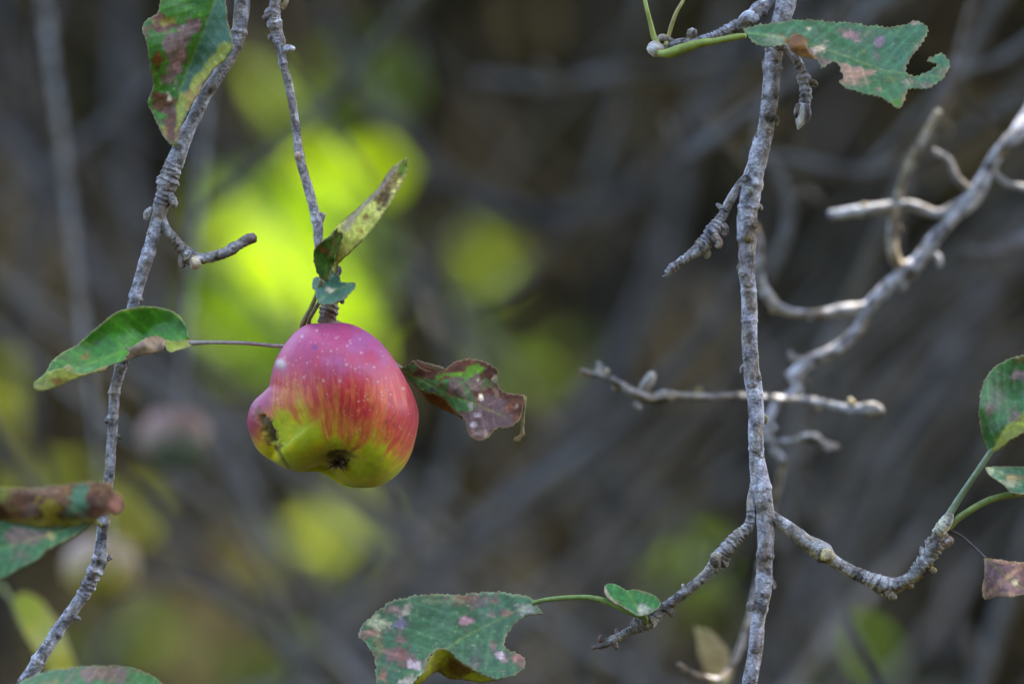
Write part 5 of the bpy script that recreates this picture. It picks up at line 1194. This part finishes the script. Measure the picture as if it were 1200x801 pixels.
    make_leaf('leaf', t, [
        dict(poly=[(449, 709), (467, 700), (500, 696), (530, 696), (543, 698), (550, 694), (587, 693), (613, 697), (625, 702), (631, 710), (636, 719), (617, 722), (603, 731), (594, 744), (592, 757), (603, 763), (615, 770), (613, 783), (600, 792), (583, 795), (567, 790), (547, 780), (533, 770), (526, 762), (513, 760), (503, 770), (497, 783), (484, 800), (467, 812), (443, 825), (441, 800), (440, 780), (433, 757), (419, 743), (430, 727), (440, 718)],
             ctrl=[(450, 709, 12), (530, 696, 16), (620, 702, 4), (430, 745, 0), (500, 730, 2), (580, 730, 0), (440, 800, -20), (485, 798, -22), (513, 762, -13), (547, 780, -14), (600, 790, -20), (610, 770, -12), (540, 745, -4), (560, 715, 8)], paint=pB, seed=61, wavy=2.6, serr=1.7, mid=[(626, 706), (590, 722), (545, 745), (500, 775), (450, 812)], vein_sp=20),
        dict(poly=[(513, 759), (526, 761), (534, 769), (548, 780), (567, 790), (584, 796), (562, 799), (540, 796), (526, 795), (514, 787), (506, 790), (494, 800), (480, 806), (494, 788), (502, 772)],
             ctrl=[(513, 760, -12), (547, 780, -13), (583, 796, -19), (495, 790, -19), (525, 793, -4), (550, 796, -8)], paint=pBf, seed=62, wavy=.5, serr=.6, vein=0)],
        pet=[(624, 706, 5, 2), (642, 702, 5.5, 0), (665, 700, 6, -3), (693, 700, 6.5, -5), (715, 706, 8, -6), (735, 715, 9, -6), (755, 722, 8, -4)], pet_col=(.20, .30, .07), label='large blue green leaf with pink spots and a folded yellow edge, at the bottom centre')
    def pH(px, py):
        c = base(px, py, (0.045, 0.19, 0.07), (0.05, 0.21, 0.085), 25, sc=12)
        d, s, g = polydist(px, py, [(708, 688), (713, 700), (722, 706)], False)
        c = mixc(c, (.5, .42, .42), .8 * (1 - sstep(.8, 2.6, d)))
        return spots(px, py, c, [(753, 714, 7, 5, (.42, .45, .5), .5, .8), (760, 694, 10, 3, (.2, .2, .15), .5, .5)])
    make_leaf('leaf', t, [dict(poly=[(708, 686), (713, 683), (722, 684), (731, 689), (735, 691), (745, 690), (760, 694), (771, 700), (774, 708), (766, 716), (756, 720), (747, 721), (738, 716), (728, 710), (716, 703), (709, 695)],
              ctrl=[(708, 686, -4), (735, 691, -2), (770, 700, -3), (730, 700, -12), (745, 718, -14), (765, 712, -10)], paint=pH, seed=63, wavy=.8, serr=.4, mid=[(755, 722), (745, 708), (735, 691)], vein_sp=9)],
              pet=[(752, 718, 6, -12), (756, 723, 6, -8), (757, 728, 6, -3)], pet_col=(.2, .28, .08), label='small folded green leaflet on the lower left spur')
    # ---- leaves at the right edge
    def pR(px, py):
        c = base(px, py, (0.05, 0.17, 0.065), (0.06, 0.20, 0.08), 26, sc=12)
        c = mixc(c, (.26, .30, .02), .85 * inpoly(px, py, [(1160, 530), (1170, 510), (1185, 494), (1205, 480), (1240, 470), (1240, 490), (1200, 512), (1170, 532)], warp=3, seed=4))
        return speck(px, py, spots(px, py, c, [(1159, 479, 5, 9, MAUVE, .4, .8), (1194, 440, 9, 6, (.30, .20, .32), .4, .8), (1190, 486, 6, 5, MAUVE, .5, .8), (1199, 421, 6, 5, (.12, .08, .02), .5, .8), (1172, 462, 6, 14, (.12, .12, .13), .6, .5), (1168, 500, 8, 4, (.08, .12, .11), .5, .5), (1220, 460, 10, 10, MAUVE, .5, .5)]), .25, 5)
    make_leaf('leaf', t, [dict(poly=[(1158, 528), (1151, 508), (1147, 484), (1150, 458), (1158, 438), (1175, 424), (1202, 415), (1232, 418), (1255, 440), (1250, 470), (1235, 485), (1210, 500), (1185, 515), (1168, 528)],
              ctrl=[(1160, 528, 0), (1148, 480, -4), (1175, 425, 4), (1240, 425, 6), (1190, 470, 6), (1200, 505, -10), (1245, 480, -10)], paint=pR, seed=71, wavy=1.4, serr=1.2, mid=[(1162, 528), (1180, 500), (1215, 470), (1250, 445)], vein_sp=13)],
              pet=[(1164, 524, 6, 0), (1153, 541, 7), (1140, 560, 7), (1124, 584, 8), (1111, 605, 9, -1), (1108, 612, 8, -1)], pet_col=(.19, .25, .13), label='green leaf with mauve spots at the right edge on an upright stalk')
    def pS(px, py):
        c = base(px, py, (0.05, 0.15, 0.10), (0.06, 0.18, 0.12), 27, sc=12)
        d, s, g = polydist(px, py, [(1156, 547), (1175, 560), (1190, 568)], False)
        c = mixc(c, (.38, .44, .36), .8 * (1 - sstep(3, 9, d)) * sstep(.35, .55, fbm(px / 8, py / 8, 1)))
        return spots(px, py, c, [(1188, 560, 10, 3, TAN, .5, .7)])
    make_leaf('leaf', t, [dict(poly=[(1155, 547), (1168, 546), (1195, 546), (1215, 549), (1235, 562), (1220, 578), (1200, 579), (1186, 577), (1176, 568), (1164, 560), (1157, 553)],
              ctrl=[(1156, 547, -6), (1195, 546, 4), (1230, 560, 2), (1186, 577, -10), (1215, 578, -8)], paint=pS, seed=72, wavy=1.0, serr=.4, mid=[(1230, 566), (1195, 562), (1156, 548)], vein_sp=10)],
              pet=[(1186, 577, 5, -9), (1190, 579, 5, -6), (1193, 580, 5, -3)], pet_col=(.2, .24, .05), label='small pale tipped leaflet at the right edge beneath the larger leaf')
    V, F, c = tube_geo(pxpath([(1112, 619, 7, -1), (1122, 608, 8, -1), (1138, 597, 8, -2), (1152, 589, 8, -2), (1168, 583, 8, -2), (1200, 577, 9, 0), (1260, 570, 8, 5)]), .0005, 14, seed=260, noise=.05)
    mesh_obj('leaf_stalk', V, F, M_PET, t, np.ones_like(c) * np.array((.22, .28, .07)) * (0.8 + .4 * fbm(V[:, 0] * 700, V[:, 2] * 700, 1)[:, None]))
    def pD(px, py):
        c = base(px, py, (0.13, 0.085, 0.12), (0.22, 0.15, 0.19), 28, sc=14)
        d, s, g = polydist(px, py, [(1156, 655), (1175, 672), (1200, 688)], False)
        c = mixc(c, (.09, .06, .07), .8 * (1 - sstep(1, 3, d)))
        d, s, g = polydist(px, py, [(1153, 652), (1170, 657), (1200, 660), (1152, 700)], False)
        c = mixc(c, (.34, .22, .18), .8 * (1 - sstep(1, 4, d)))
        return spots(px, py, c, [(1190, 682, 3, 3, PALE, .5, .9), (1153, 690, 3, 8, (.35, .24, .2), .5, .8), (1178, 696, 10, 4, (.35, .24, .2), .6, .6)])
    make_leaf('leaf', t, [dict(poly=[(1152, 652), (1160, 654), (1176, 656), (1200, 658), (1235, 655), (1240, 680), (1225, 694), (1200, 696), (1182, 700), (1168, 699), (1154, 702), (1151, 690), (1154, 672)],
              ctrl=[(1152, 652, -2), (1200, 658, 4), (1240, 660, 0), (1153, 700, 2), (1180, 698, -24), (1220, 694, 4), (1175, 676, -16), (1205, 678, 6)], paint=pD, seed=73, wavy=2.2, serr=.8, mid=[(1153, 652), (1178, 674), (1205, 692)], vein_sp=12)],
              M_LEAFD, pet=[(1154, 653, 3.5, -2), (1144, 643, 3, -1), (1132, 632, 2.8), (1120, 624, 3.2), (1108, 622, 5)], pet_col=(.10, .07, .08), label='dead mauve brown leaf dangling at the lower right edge')
branch_right()
